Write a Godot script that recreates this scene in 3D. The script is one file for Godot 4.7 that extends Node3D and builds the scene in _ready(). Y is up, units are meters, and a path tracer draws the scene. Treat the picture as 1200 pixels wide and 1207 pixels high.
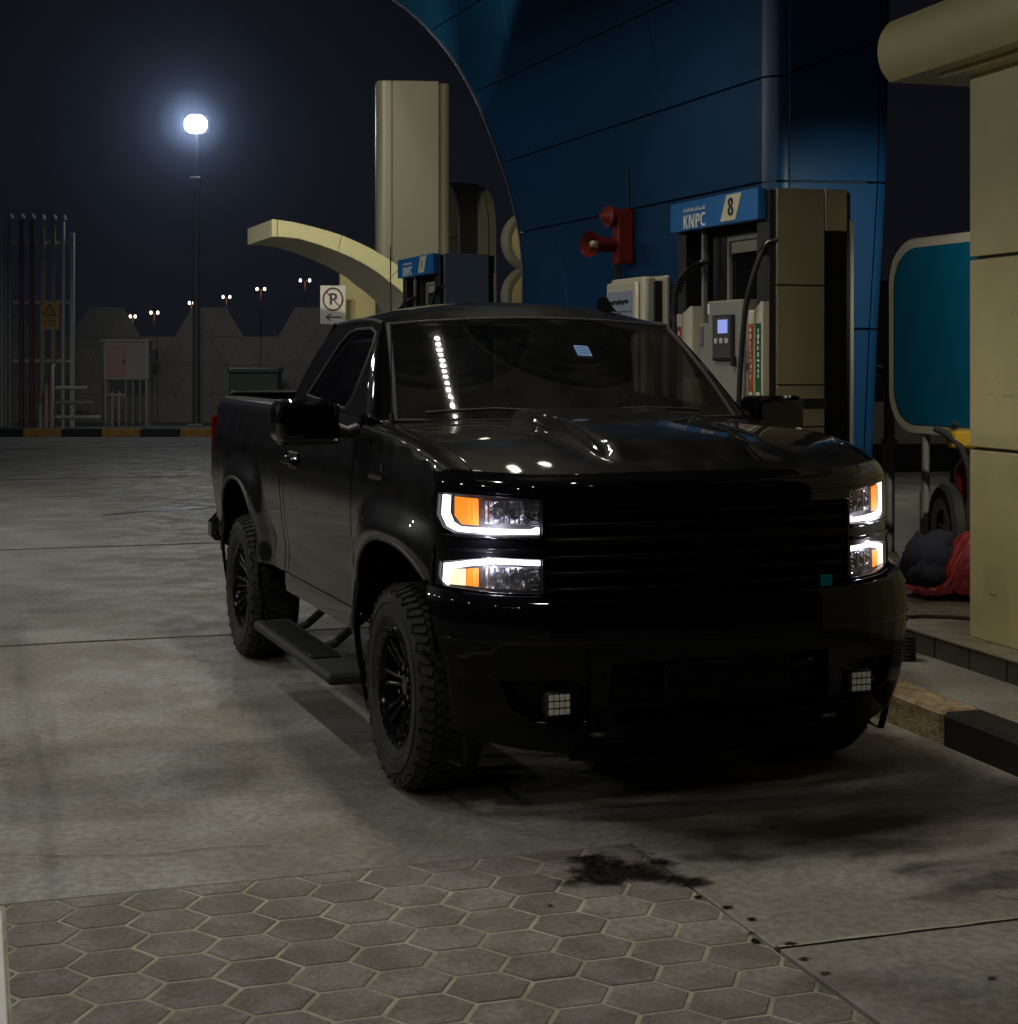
extends Node3D

# ---------------------------------------------------------------- mesh builder
class MB:
	var v := PackedVector3Array()
	var n := PackedVector3Array()
	var uv := PackedVector2Array()

	func tri(a: Vector3, b: Vector3, c: Vector3, na: Vector3, nb: Vector3, nc: Vector3, ua := Vector2.ZERO, ub := Vector2.ZERO, uc := Vector2.ZERO) -> void:
		var g := (b - a).cross(c - a)
		if g.length_squared() < 1e-16:
			return
		if g.dot(na + nb + nc) > 0.0:
			v.append_array([a, c, b]); n.append_array([na, nc, nb]); uv.append_array([ua, uc, ub])
		else:
			v.append_array([a, b, c]); n.append_array([na, nb, nc]); uv.append_array([ua, ub, uc])

	func quad(a: Vector3, b: Vector3, c: Vector3, d: Vector3, nn: Vector3) -> void:
		tri(a, b, c, nn, nn, nn, Vector2(0, 0), Vector2(1, 0), Vector2(1, 1))
		tri(a, c, d, nn, nn, nn, Vector2(0, 0), Vector2(1, 1), Vector2(0, 1))

	func quads(a: Vector3, b: Vector3, c: Vector3, d: Vector3, na: Vector3, nb: Vector3, nc: Vector3, nd: Vector3) -> void:
		tri(a, b, c, na, nb, nc)
		tri(a, c, d, na, nc, nd)

	func box(c: Vector3, s: Vector3, ch := 0.0, bs := Basis()) -> void:
		var h := s * 0.5
		ch = minf(ch, minf(h.x, minf(h.y, h.z)) * 0.9)
		var ax := [0, 1, 2]
		var P := func(sg: Vector3, full: int) -> Vector3:
			var p := Vector3()
			for k in 3:
				p[k] = sg[k] * (h[k] - (0.0 if k == full else ch))
			return c + bs * p
		for a in 3:
			var b: int = (a + 1) % 3
			var d: int = (a + 2) % 3
			for sa in [-1.0, 1.0]:
				var q := []
				for st in [[-1, -1], [1, -1], [1, 1], [-1, 1]]:
					var sg := Vector3()
					sg[a] = sa; sg[b] = st[0]; sg[d] = st[1]
					q.append(P.call(sg, a))
				var nn := Vector3(); nn[a] = sa
				quad(q[0], q[1], q[2], q[3], bs * nn)
				if ch > 0.0:
					for sb in [-1.0, 1.0]:
						var s1 := Vector3(); s1[a] = sa; s1[b] = sb; s1[d] = -1
						var s2 := s1; s2[d] = 1
						var ne := Vector3(); ne[a] = sa; ne[b] = sb
						quad(P.call(s1, a), P.call(s2, a), P.call(s2, b), P.call(s1, b), bs * ne.normalized())
		if ch > 0.0:
			for sx in [-1.0, 1.0]:
				for sy in [-1.0, 1.0]:
					for sz in [-1.0, 1.0]:
						var sg := Vector3(sx, sy, sz)
						var nn := bs * sg.normalized()
						tri(P.call(sg, 0), P.call(sg, 1), P.call(sg, 2), nn, nn, nn)

	func tube(pts: Array, r, sides := 8, caps := true) -> void:
		var up := Vector3.UP
		var t0: Vector3 = (pts[1] - pts[0]).normalized()
		if absf(t0.dot(up)) > 0.9:
			up = Vector3.RIGHT
		var x := up.cross(t0).normalized()
		var rings := []
		var norms := []
		for i in pts.size():
			var t: Vector3
			if i == 0:
				t = t0
			elif i == pts.size() - 1:
				t = (pts[i] - pts[i - 1]).normalized()
			else:
				t = ((pts[i + 1] - pts[i]).normalized() + (pts[i] - pts[i - 1]).normalized()).normalized()
			x = (x - t * x.dot(t)).normalized()
			var y := t.cross(x)
			var rr: float = r[i] if r is Array else r
			var ring := []
			var nr := []
			for k in sides:
				var a := TAU * k / sides
				var d := x * cos(a) + y * sin(a)
				ring.append(pts[i] + d * rr)
				nr.append(d)
			rings.append(ring); norms.append(nr)
		for i in pts.size() - 1:
			for k in sides:
				var k2 := (k + 1) % sides
				quads(rings[i][k], rings[i][k2], rings[i + 1][k2], rings[i + 1][k], norms[i][k], norms[i][k2], norms[i + 1][k2], norms[i + 1][k])
		if caps:
			var last := pts.size() - 1
			for k in range(1, sides - 1):
				var nn := -t0
				tri(rings[0][0], rings[0][k], rings[0][k + 1], nn, nn, nn)
				var ne: Vector3 = (pts[last] - pts[last - 1]).normalized()
				tri(rings[last][0], rings[last][k], rings[last][k + 1], ne, ne, ne)

	func lathe(prof: Array, segs: int, T := Transform3D(), a0 := 0.0, a1 := TAU) -> void:
		# prof: Vector2(along local X, radius)
		var m := prof.size()
		var sn := []
		for i in m - 1:
			var d: Vector2 = (prof[i + 1] - prof[i]).normalized()
			sn.append(Vector2(-d.y, d.x))
		for i in m - 1:
			var n0: Vector2 = sn[i]
			var n1: Vector2 = sn[i]
			if i > 0 and sn[i - 1].dot(sn[i]) > 0.75:
				n0 = (sn[i - 1] + sn[i]).normalized()
			if i < m - 2 and sn[i + 1].dot(sn[i]) > 0.75:
				n1 = (sn[i + 1] + sn[i]).normalized()
			for k in segs:
				var q := []
				var qn := []
				for e in [[i, k, n0], [i, k + 1, n0], [i + 1, k + 1, n1], [i + 1, k, n1]]:
					var a := a0 + (a1 - a0) * float(e[1]) / segs
					var p: Vector2 = prof[e[0]]
					var nn: Vector2 = e[2]
					q.append(T * Vector3(p.x, p.y * cos(a), p.y * sin(a)))
					qn.append((T.basis * Vector3(nn.x, nn.y * cos(a), nn.y * sin(a))).normalized())
				quads(q[0], q[1], q[2], q[3], qn[0], qn[1], qn[2], qn[3])

	static func inset(poly: PackedVector2Array, d: float) -> PackedVector2Array:
		var out := PackedVector2Array()
		var s := -1.0 if Geometry2D.is_polygon_clockwise(poly) else 1.0
		var m := poly.size()
		for i in m:
			var e1 := (poly[i] - poly[(i + m - 1) % m]).normalized()
			var e2 := (poly[(i + 1) % m] - poly[i]).normalized()
			var n1 := Vector2(-e1.y, e1.x) * s
			var n2 := Vector2(-e2.y, e2.x) * s
			out.append(poly[i] + (n1 + n2) / maxf(0.3, 1.0 + n1.dot(n2)) * d)
		return out

	func prism(poly: PackedVector2Array, z0: float, z1: float, T := Transform3D(), ch := 0.0, smooth := false) -> void:
		var top := inset(poly, ch) if ch > 0.0 else poly
		var ix := Geometry2D.triangulate_polygon(top)
		var nz := (T.basis * Vector3(0, 0, signf(z1 - z0))).normalized()
		for i in range(0, ix.size(), 3):
			var p := []
			var o := []
			for k in 3:
				var q := top[ix[i + k]]
				p.append(T * Vector3(q.x, q.y, z1))
				var w := poly[ix[i + k]]
				o.append(T * Vector3(w.x, w.y, z0))
			tri(p[0], p[1], p[2], nz, nz, nz)
			tri(o[0], o[1], o[2], -nz, -nz, -nz)
		var s := 1.0 if Geometry2D.is_polygon_clockwise(poly) else -1.0
		var m := poly.size()
		var en := []
		for i in m:
			var e := (poly[(i + 1) % m] - poly[i]).normalized()
			en.append(Vector2(-e.y, e.x) * s)
		var zc := z1 - ch * signf(z1 - z0)
		for i in m:
			var j := (i + 1) % m
			var na: Vector2 = en[i]
			var nb: Vector2 = en[i]
			if smooth:
				if en[(i + m - 1) % m].dot(en[i]) > 0.75: na = (en[(i + m - 1) % m] + en[i]).normalized()
				if en[j].dot(en[i]) > 0.75: nb = (en[j] + en[i]).normalized()
			var A := (T.basis * Vector3(na.x, na.y, 0)).normalized()
			var B := (T.basis * Vector3(nb.x, nb.y, 0)).normalized()
			var a0 := T * Vector3(poly[i].x, poly[i].y, z0)
			var b0 := T * Vector3(poly[j].x, poly[j].y, z0)
			var a1 := T * Vector3(poly[i].x, poly[i].y, zc)
			var b1 := T * Vector3(poly[j].x, poly[j].y, zc)
			quads(a0, b0, b1, a1, A, B, B, A)
			if ch > 0.0:
				var a2 := T * Vector3(top[i].x, top[i].y, z1)
				var b2 := T * Vector3(top[j].x, top[j].y, z1)
				quads(a1, b1, b2, a2, (A + nz).normalized(), (B + nz).normalized(), (B + nz).normalized(), (A + nz).normalized())

	# curved sheet: polygon (minus holes) on a surface f(u, v); edges turn inwards by thick
	func panel(poly: PackedVector2Array, holes: Array, f: Callable, hint: Vector3, cell: float, thick := 0.0, keep_uv := false) -> void:
		var lo := poly[0]
		var hi := poly[0]
		for p in poly:
			lo = lo.min(p); hi = hi.max(p)
		var nx := int(ceil((hi.x - lo.x) / cell))
		var ny := int(ceil((hi.y - lo.y) / cell))
		var N := func(p: Vector2) -> Vector3:
			var e := 0.004
			var du: Vector3 = f.call(p + Vector2(e, 0)) - f.call(p - Vector2(e, 0))
			var dv: Vector3 = f.call(p + Vector2(0, e)) - f.call(p - Vector2(0, e))
			var nn := du.cross(dv).normalized()
			return nn if nn.dot(hint) > 0 else -nn
		var sz := hi - lo
		for i in nx:
			for j in ny:
				var a := lo + Vector2(i, j) * cell
				var sq := PackedVector2Array([a, a + Vector2(cell, 0), a + Vector2(cell, cell), a + Vector2(0, cell)])
				var parts: Array = Geometry2D.intersect_polygons(poly, sq)
				for h in holes:
					var nxt := []
					for q in parts:
						nxt.append_array(Geometry2D.clip_polygons(q, h))
					parts = nxt
				for q: PackedVector2Array in parts:
					var ix := Geometry2D.triangulate_polygon(q)
					if ix.is_empty():
						continue
					var P := []
					var Q := []
					var U := []
					for w in q:
						P.append(f.call(w)); Q.append(N.call(w))
						U.append((w - lo) / sz if keep_uv else Vector2.ZERO)
					for k in range(0, ix.size(), 3):
						tri(P[ix[k]], P[ix[k + 1]], P[ix[k + 2]], Q[ix[k]], Q[ix[k + 1]], Q[ix[k + 2]], U[ix[k]], U[ix[k + 1]], U[ix[k + 2]])
		if thick <= 0.0:
			return
		var loops := [poly]
		loops.append_array(holes)
		for li in loops.size():
			var lp: PackedVector2Array = loops[li]
			var s := 1.0 if Geometry2D.is_polygon_clockwise(lp) else -1.0
			if li > 0:
				s = -s
			for i in lp.size():
				var A: Vector2 = lp[i]
				var B: Vector2 = lp[(i + 1) % lp.size()]
				var k := maxi(1, int(ceil(A.distance_to(B) / (cell * 1.5))))
				var e := (B - A).normalized()
				var o2 := Vector2(-e.y, e.x) * s
				for t in k:
					var p := A.lerp(B, float(t) / k)
					var q := A.lerp(B, float(t + 1) / k)
					var fp: Vector3 = f.call(p)
					var fq: Vector3 = f.call(q)
					var np: Vector3 = N.call(p)
					var nq: Vector3 = N.call(q)
					var op: Vector3 = (f.call(p + o2 * 0.004) - fp).normalized()
					var oq: Vector3 = (f.call(q + o2 * 0.004) - fq).normalized()
					var r := minf(0.006, thick * 0.4)
					var p1 := fp - np * r + op * r * 0.3
					var q1 := fq - nq * r + oq * r * 0.3
					quads(fp, fq, q1, p1, (np + op * 0.4).normalized(), (nq + oq * 0.4).normalized(), oq, op)
					quads(p1, q1, fq - nq * thick, fp - np * thick, op, oq, oq, op)

	func add(o: MB, T: Transform3D) -> void:
		for p in o.v: v.append(T * p)
		for p in o.n: n.append((T.basis * p).normalized())
		uv.append_array(o.uv)

	func done() -> ArrayMesh:
		var m := ArrayMesh.new()
		var a := []
		a.resize(Mesh.ARRAY_MAX)
		a[Mesh.ARRAY_VERTEX] = v; a[Mesh.ARRAY_NORMAL] = n; a[Mesh.ARRAY_TEX_UV] = uv
		m.add_surface_from_arrays(Mesh.PRIMITIVE_TRIANGLES, a)
		return m

# ---------------------------------------------------------------- scene helpers
var S := Transform3D(Basis(Vector3.UP, deg_to_rad(20.3)), Vector3(0.485, 0, -7.053))    # along the pump lane
var B := Transform3D(Basis(Vector3.UP, deg_to_rad(16.0)), Vector3(2.447, 0, -8.787))    # along the service building
var P := Transform3D(Basis(Vector3.UP, deg_to_rad(18.0)), Vector3(0.435, 0, -5.93))     # along the paving joints
var rng := RandomNumberGenerator.new()
var taken := {}
var mats := {}

func numbered(s: String) -> String:
	if not taken.has(s):
		taken[s] = 0
		return s
	taken[s] += 1
	return "%s_%03d" % [s, taken[s]]

func thing(called: String, label: String, category: String, T: Transform3D, group := "") -> Node3D:
	var o := Node3D.new()
	o.name = numbered(called)
	add_child(o)
	o.transform = T
	o.set_meta("label", label)
	o.set_meta("category", category)
	if group: o.set_meta("group", group)
	return o

func part(called: String, m, mat: Material, parent: Node, label := "") -> MeshInstance3D:
	var o := MeshInstance3D.new()
	o.name = called
	o.mesh = m.done() if m is MB else m
	o.material_override = mat
	if label: o.set_meta("label", label)
	parent.add_child(o, true)
	return o

func single(called: String, m, mat: Material, label: String, category: String, T := Transform3D(), group := "") -> MeshInstance3D:
	var o := part(numbered(called), m, mat, self)
	o.transform = T
	o.set_meta("label", label)
	o.set_meta("category", category)
	if group: o.set_meta("group", group)
	return o

func struct(called: String, m, mat: Material, label: String, T := Transform3D()) -> MeshInstance3D:
	var o := part(called, m, mat, self)
	o.transform = T
	o.set_meta("kind", "structure")
	o.set_meta("label", label)
	return o

func bx(c: Vector3, s: Vector3, ch := 0.004, bs := Basis()) -> MB:
	var m := MB.new()
	m.box(c, s, ch, bs)
	return m

# box from corner to corner
func bb(a: Vector3, b: Vector3, ch := 0.004) -> MB:
	return bx((a + b) * 0.5, (b - a).abs(), ch)

func pv(a: Array) -> PackedVector2Array:
	var o := PackedVector2Array()
	for i in range(0, a.size(), 2):
		o.append(Vector2(a[i], a[i + 1]))
	return o

func mat(r: float, g: float, b: float, rough := 0.5, metal := 0.0) -> StandardMaterial3D:
	var m := StandardMaterial3D.new()
	m.albedo_color = Color(r, g, b).linear_to_srgb()
	m.roughness = rough
	m.metallic = metal
	return m

func glow(r: float, g: float, b: float, e: float) -> StandardMaterial3D:
	var m := mat(r * 0.5, g * 0.5, b * 0.5, 0.4)
	m.emission_enabled = true
	m.emission = Color(r, g, b).linear_to_srgb()
	m.emission_energy_multiplier = e
	return m

func noise_tex(freq: float, sd: int, lo: Color, hi: Color, a := 0.3, b := 0.7, size := 512, oct := 5, kind := FastNoiseLite.TYPE_SIMPLEX_SMOOTH) -> NoiseTexture2D:
	var nz := FastNoiseLite.new()
	nz.noise_type = kind
	nz.seed = sd
	nz.frequency = freq
	nz.fractal_octaves = oct
	var t := NoiseTexture2D.new()
	t.width = size; t.height = size
	t.seamless = true
	t.noise = nz
	var g := Gradient.new()
	g.offsets = PackedFloat32Array([a, b])
	g.colors = PackedColorArray([lo, hi])
	t.color_ramp = g
	return t

func gray(x: float) -> Color:
	return Color(x, x, x)

# surface with grain: multiply base colour by fine noise, then by coarse noise
func grained(base: StandardMaterial3D, fine_m: float, fine: Texture2D, coarse_m: float, coarse: Texture2D, bump: Texture2D = null, bump_cm := 0.2, rough: Texture2D = null) -> StandardMaterial3D:
	base.albedo_texture = fine
	base.uv1_triplanar = true
	base.uv1_world_triplanar = true
	base.uv1_scale = Vector3.ONE / fine_m
	if coarse:
		base.detail_enabled = true
		base.detail_albedo = coarse
		base.detail_blend_mode = BaseMaterial3D.BLEND_MODE_MUL
		base.detail_uv_layer = BaseMaterial3D.DETAIL_UV_2
		base.uv2_triplanar = true
		base.uv2_world_triplanar = true
		base.uv2_scale = Vector3.ONE / coarse_m
	if bump:
		base.heightmap_enabled = true
		base.heightmap_texture = bump
		base.heightmap_scale = bump_cm
	if rough:
		base.roughness_texture = rough
	return base

func text(s: String, cap: float, deep := 0.004, bold := true) -> TextMesh:
	var f := SystemFont.new()
	f.font_names = PackedStringArray(["Droid Sans"])
	f.font_weight = 700 if bold else 400
	var t := TextMesh.new()
	t.text = s
	t.font = f
	t.font_size = 64
	t.pixel_size = cap / (64.0 * 0.72)
	t.depth = deep
	return t

func label_text(s: String, cap: float, mt: Material, parent: Node, T: Transform3D, called := "lettering") -> MeshInstance3D:
	var o := part(called, text(s, cap), mt, parent)
	o.transform = T
	return o

func spline(tab: Array, x: float) -> float:
	# tab: [[x, y], ...] ascending; monotone-ish cubic
	var m := tab.size()
	if x <= tab[0][0]:
		return tab[0][1] + (x - tab[0][0]) * (tab[1][1] - tab[0][1]) / (tab[1][0] - tab[0][0])
	if x >= tab[m - 1][0]:
		return tab[m - 1][1] + (x - tab[m - 1][0]) * (tab[m - 1][1] - tab[m - 2][1]) / (tab[m - 1][0] - tab[m - 2][0])
	var i := 0
	while tab[i + 1][0] < x:
		i += 1
	var x0: float = tab[i][0]
	var x1: float = tab[i + 1][0]
	var y0: float = tab[i][1]
	var y1: float = tab[i + 1][1]
	var s := (y1 - y0) / (x1 - x0)
	var s0: float = s if i == 0 else (y1 - tab[i - 1][1]) / (x1 - tab[i - 1][0])
	var s1: float = s if i == m - 2 else (tab[i + 2][1] - y0) / (tab[i + 2][0] - x0)
	var t := (x - x0) / (x1 - x0)
	return (2 * t * t * t - 3 * t * t + 1) * y0 + (t * t * t - 2 * t * t + t) * (x1 - x0) * s0 + (-2 * t * t * t + 3 * t * t) * y1 + (t * t * t - t * t) * (x1 - x0) * s1

func _ready() -> void:
	rng.seed = 7
	# ------------------------------------------------ camera, sky, exposure
	var cam := Camera3D.new()
	cam.name = "camera"
	add_child(cam)
	cam.position = Vector3(0, 1.73, 0)
	var near := 0.05
	cam.set_frustum(near * 1207.0 / 1950.0, Vector2(0, -near * 177.5 / 1950.0), near, 2000.0)
	cam.current = true

	var we := WorldEnvironment.new()
	we.name = "world_environment"
	var env := Environment.new()
	var sky := Sky.new()
	var sm := ProceduralSkyMaterial.new()
	sm.sky_top_color = Color(0.0022, 0.0023, 0.0034).linear_to_srgb()
	sm.sky_horizon_color = Color(0.0048, 0.005, 0.0074).linear_to_srgb()
	sm.sky_curve = 0.25
	sm.ground_bottom_color = Color(0.002, 0.002, 0.002).linear_to_srgb()
	sm.ground_horizon_color = Color(0.004, 0.004, 0.005).linear_to_srgb()
	sky.sky_material = sm
	env.background_mode = Environment.BG_SKY
	env.sky = sky
	env.tonemap_mode = Environment.TONE_MAPPER_LINEAR
	env.tonemap_exposure = 1.0
	env.sdfgi_enabled = true
	env.ssao_enabled = true
	env.ssil_enabled = true
	env.volumetric_fog_enabled = true
	env.volumetric_fog_density = 0.0
	we.environment = env
	add_child(we)

	make_materials()
	make_lights()
	make_ground()
	make_right_side()
	make_arch()
	make_back_wall()
	make_pumps()
	make_far_structures()
	make_left_things()
	make_right_things()
	make_truck()

func make_materials() -> void:
	var fine := noise_tex(0.035, 3, gray(0.84), gray(1.0), 0.25, 0.75, 1024, 7)
	var coarse := noise_tex(0.008, 11, Color(0.87, 0.855, 0.83), Color(1, 1, 1), 0.3, 0.7, 1024, 5)
	var bump := noise_tex(0.05, 5, gray(0), gray(1), 0.2, 0.8, 512, 5)
	var rgh := noise_tex(0.01, 21, gray(0.62), gray(1.0), 0.3, 0.7, 512, 4)
	mats.fine = fine; mats.coarse = coarse; mats.bump = bump; mats.rgh = rgh
	var con := grained(mat(0.345, 0.335, 0.3, 0.8), 1.7, fine, 9.0, coarse, bump, 0.02, rgh)
	mats.concrete = con
	var verge := grained(mat(0.22, 0.21, 0.19, 0.9), 1.3, fine, 5.0, coarse)
	mats.verge = verge
	mats.sand = grained(mat(0.53, 0.49, 0.37, 0.95), 0.25, fine, 1.9, coarse, bump, 0.2)
	mats.sealant = mat(0.09, 0.085, 0.075, 0.9)
	mats.dark_joint = mat(0.07, 0.065, 0.055, 0.95)
	mats.pavers = []
	for k in 5:
		var t: float = [0.95, 1.0, 1.06, 0.88, 1.13][k]
		mats.pavers.append(grained(mat(0.265 * t, 0.245 * t, 0.218 * t, 0.88), 0.33 + 0.05 * k, noise_tex(0.03, 40 + k, gray(0.84), gray(1.0), 0.2, 0.8, 512, 5), 2.3, coarse, bump, 0.1))
	mats.blue = mat(0.005, 0.043, 0.118, 0.33)
	mats.blue.metallic_specular = 0.4
	mats.blue_seam = mat(0.002, 0.006, 0.012, 0.7)
	mats.blue_sign = mat(0.01, 0.14, 0.42, 0.35)
	mats.cream = grained(mat(0.53, 0.46, 0.235, 0.5), 2.1, noise_tex(0.01, 61, gray(0.97), gray(1.0)), 6.0, noise_tex(0.006, 62, gray(0.95), gray(1.0)))
	mats.cream_gloss = mat(0.6, 0.56, 0.44, 0.3)
	mats.steel = mat(0.42, 0.38, 0.3, 0.36, 0.75)
	mats.gray_steel = mat(0.3, 0.3, 0.31, 0.4, 0.8)
	mats.gray_plastic = mat(0.24, 0.24, 0.21, 0.5)
	mats.post = mat(0.05, 0.055, 0.065, 0.5)
	mats.liner = mat(0.004, 0.004, 0.004, 0.95)
	mats.liner.metallic_specular = 0.1
	mats.soffit = mat(0.03, 0.03, 0.032, 0.6)
	mats.black = mat(0.012, 0.012, 0.013, 0.45)
	mats.rubber = mat(0.018, 0.018, 0.018, 0.75)
	mats.black_gloss = mat(0.006, 0.006, 0.007, 0.12)
	mats.black_gloss.metallic_specular = 0.35
	mats.grille = mat(0.003, 0.003, 0.0035, 0.3)
	mats.grille.metallic_specular = 0.25
	mats.white = mat(0.75, 0.74, 0.7, 0.45)
	mats.red = mat(0.2, 0.018, 0.012, 0.4)
	mats.yellow = grained(mat(0.42, 0.24, 0.02, 0.7), 0.8, mats.fine, 3.0, mats.coarse)
	mats.black_paint = grained(mat(0.006, 0.006, 0.006, 0.8), 0.8, mats.fine, 3.0, mats.coarse)
	mats.cream_paint = grained(mat(0.5, 0.4, 0.26, 0.75), 0.5, noise_tex(0.014, 71, Color(0.82, 0.77, 0.72), gray(1), 0.3, 0.6), 2.0, mats.coarse, bump, 0.3)
	mats.tile = grained(mat(0.085, 0.085, 0.075, 0.35), 0.6, mats.fine, 3.0, mats.coarse)
	mats.tile_top = grained(mat(0.3, 0.27, 0.2, 0.5), 0.8, mats.fine, 2.0, mats.coarse)
	mats.galv = mat(0.26, 0.26, 0.25, 0.5, 0.3)
	mats.glass = mat(0.5, 0.5, 0.5, 0.02)
	mats.glass.transparency = BaseMaterial3D.TRANSPARENCY_ALPHA
	mats.glass.albedo_color.a = 0.04
	mats.tint = mat(0.004, 0.005, 0.006, 0.03)
	mats.tint.transparency = BaseMaterial3D.TRANSPARENCY_ALPHA
	mats.tint.albedo_color.a = 0.45
	mats.privacy = mat(0.003, 0.003, 0.004, 0.03)
	mats.privacy.transparency = BaseMaterial3D.TRANSPARENCY_ALPHA
	mats.privacy.albedo_color.a = 0.85
	var paint := mat(0.002, 0.002, 0.003, 0.4)
	paint.metallic_specular = 0.1
	paint.clearcoat_enabled = true
	paint.clearcoat = 1.0
	paint.clearcoat_roughness = 0.03
	mats.paint = paint
	mats.bumper = paint.duplicate()
	mats.bumper.clearcoat = 0.4
	# the same paint under road dust, thicker where dust settles
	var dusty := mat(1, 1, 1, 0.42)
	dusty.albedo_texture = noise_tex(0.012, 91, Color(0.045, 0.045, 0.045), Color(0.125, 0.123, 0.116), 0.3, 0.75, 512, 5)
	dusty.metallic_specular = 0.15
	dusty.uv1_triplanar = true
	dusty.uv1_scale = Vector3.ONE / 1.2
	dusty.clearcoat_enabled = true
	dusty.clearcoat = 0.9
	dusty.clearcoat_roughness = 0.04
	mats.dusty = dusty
	var side := mat(1, 1, 1, 0.35)
	side.albedo_texture = noise_tex(0.012, 92, Color(0.05, 0.05, 0.05), Color(0.11, 0.108, 0.103), 0.3, 0.75, 512, 5)
	side.uv1_triplanar = true
	side.uv1_scale = Vector3.ONE / 1.3
	side.clearcoat_enabled = true
	side.metallic_specular = 0.2
	side.clearcoat = 0.75
	side.clearcoat_roughness = 0.025
	mats.side = side
	mats.chrome = mat(0.55, 0.55, 0.58, 0.12, 1.0)
	mats.bowl = mat(0.5, 0.5, 0.56, 0.22, 0.75)
	mats.dark_chrome = mat(0.16, 0.16, 0.18, 0.2, 1.0)

# a downlight set in a ceiling: glowing disc with its spot just in front
func downlight(parent: Node3D, at: Vector3, e: float, warm: Color, angle := 68.0, soft := 0.35, rad := 0.13) -> void:
	var m := MB.new()
	m.lathe([Vector2(0.0, 0.0001), Vector2(0.0, rad)], 20, Transform3D(Basis(Vector3(0, -1, 0), Vector3(1, 0, 0), Vector3(0, 0, 1)), at))
	var g := glow(warm.r, warm.g, warm.b, 20.0)
	part("lamp", m, g, parent)
	var r := MB.new()
	r.lathe([Vector2(-0.03, rad + 0.005), Vector2(0.012, rad + 0.005), Vector2(0.012, rad + 0.04), Vector2(-0.03, rad + 0.04)], 20, Transform3D(Basis(Vector3(0, -1, 0), Vector3(1, 0, 0), Vector3(0, 0, 1)), at))
	part("lamp_ring", r, mats.white, parent)
	spot(parent, at + Vector3(0, -0.03, 0), e, warm, angle, rad * 0.7, soft)

func make_lights() -> void:
	var warm := Color(1.0, 0.9, 0.68)
	var w := thing("unseen_canopy_wing", "slim dark canopy wing with a row of white LEDs and downlights above the truck", "canopy", S)
	part("soffit", bb(Vector3(-1.0, 5.05, -4.9), Vector3(1.8, 5.3, 7)), mats.soffit, w)
	# batten of small LEDs
	var led := glow(1.0, 0.93, 0.74, 14.0)
	var dm := MB.new()
	dm.lathe([Vector2(0.0, 0.0001), Vector2(0.0, 0.018)], 12, Transform3D(Basis(Vector3(0, -1, 0), Vector3(1, 0, 0), Vector3(0, 0, 1)), Vector3.ZERO))
	var dmesh := dm.done()
	for k in 13:
		var u := k / 12.0
		var at := Vector3(lerpf(-0.31, 0.05, u), 5.03, lerpf(-0.56, -2.03, u))
		part("lamp", dmesh, led, w).position = at
		spot(w, at + Vector3(0, -0.02, 0), 0.55, Color(1.0, 0.93, 0.76), 50.0, 0.017, 0.8)
	for q in [Vector3(0.95, 5.03, -3.85), Vector3(1.38, 5.03, -4.1), Vector3(0.1, 5.03, 2.5), Vector3(0.7, 5.03, 5.6)]:
		downlight(w, q, 0.85, warm, 56.0, 0.8, 0.06)
	part("cross_beam", bb(Vector3(-3.6, 5.31, -3.1), Vector3(3.0, 5.55, -2.8)), mats.black, w)
	var w2 := thing("unseen_canopy_wing", "unseen slim dark canopy wing with seven downlights added to light the open lane left of the truck", "canopy", S)  # wing and lamps out of view, added to brighten the left lane
	part("soffit", bb(Vector3(-3.7, 5.05, -15.5), Vector3(-2.6, 5.3, 7)), mats.soffit, w2)
	for z in [-14.5, -11.2, -7.8, -4.5, -1.2, 2.1, 5.4]:
		downlight(w2, Vector3(-3.1, 5.03, z), 3.3 if z < -7.0 else 1.75, Color(1.0, 0.98, 0.9), 74.0, 0.6, 0.08)

	part("cross_beam", bb(Vector3(-3.3, 6.9, -7.8), Vector3(2.5, 7.05, -6.7)), mats.black, w2)
	part("hanger", bb(Vector3(-3.1, 5.31, -7.3), Vector3(-2.9, 6.89, -7.1)), mats.black, w2)
	var w3 := thing("unseen_canopy_wing", "added long slim dark canopy wing out of view at far left, with eight neutral downlights for extra light", "canopy", S)  # added wing out of view; its lamps lift the arch, ground and board
	part("soffit", bb(Vector3(-9.2, 5.35, -20), Vector3(-8.2, 5.6, 11)), mats.soffit, w3)
	part("cross_beam", bb(Vector3(-9.2, 5.61, -3.1), Vector3(-3.0, 5.8, -2.8)), mats.black, w3)
	for q in [[-14.5, 4.0], [-11.0, 7.0], [-7.5, 7.0], [-4.0, 4.0], [-0.5, 3.5], [3.0, 2.4], [6.5, 2.4], [9.5, 4.0]]:
		downlight(w3, Vector3(-8.7, 5.33, q[0]), q[1], Color(1.0, 0.99, 0.93), 89.0, 0.1)

func spot(parent: Node3D, at: Vector3, e: float, c: Color, angle: float, size: float, soft := 0.35) -> void:
	var s := SpotLight3D.new()
	s.name = "lamp_light"
	parent.add_child(s, true)
	s.position = at
	s.rotation_degrees = Vector3(-90, 0, 0)
	s.spot_angle = angle
	s.spot_angle_attenuation = soft
	s.light_energy = e
	s.light_color = c.linear_to_srgb()
	s.light_size = size
	s.spot_range = 60.0
	s.spot_attenuation = 2.0
	s.shadow_enabled = true

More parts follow.
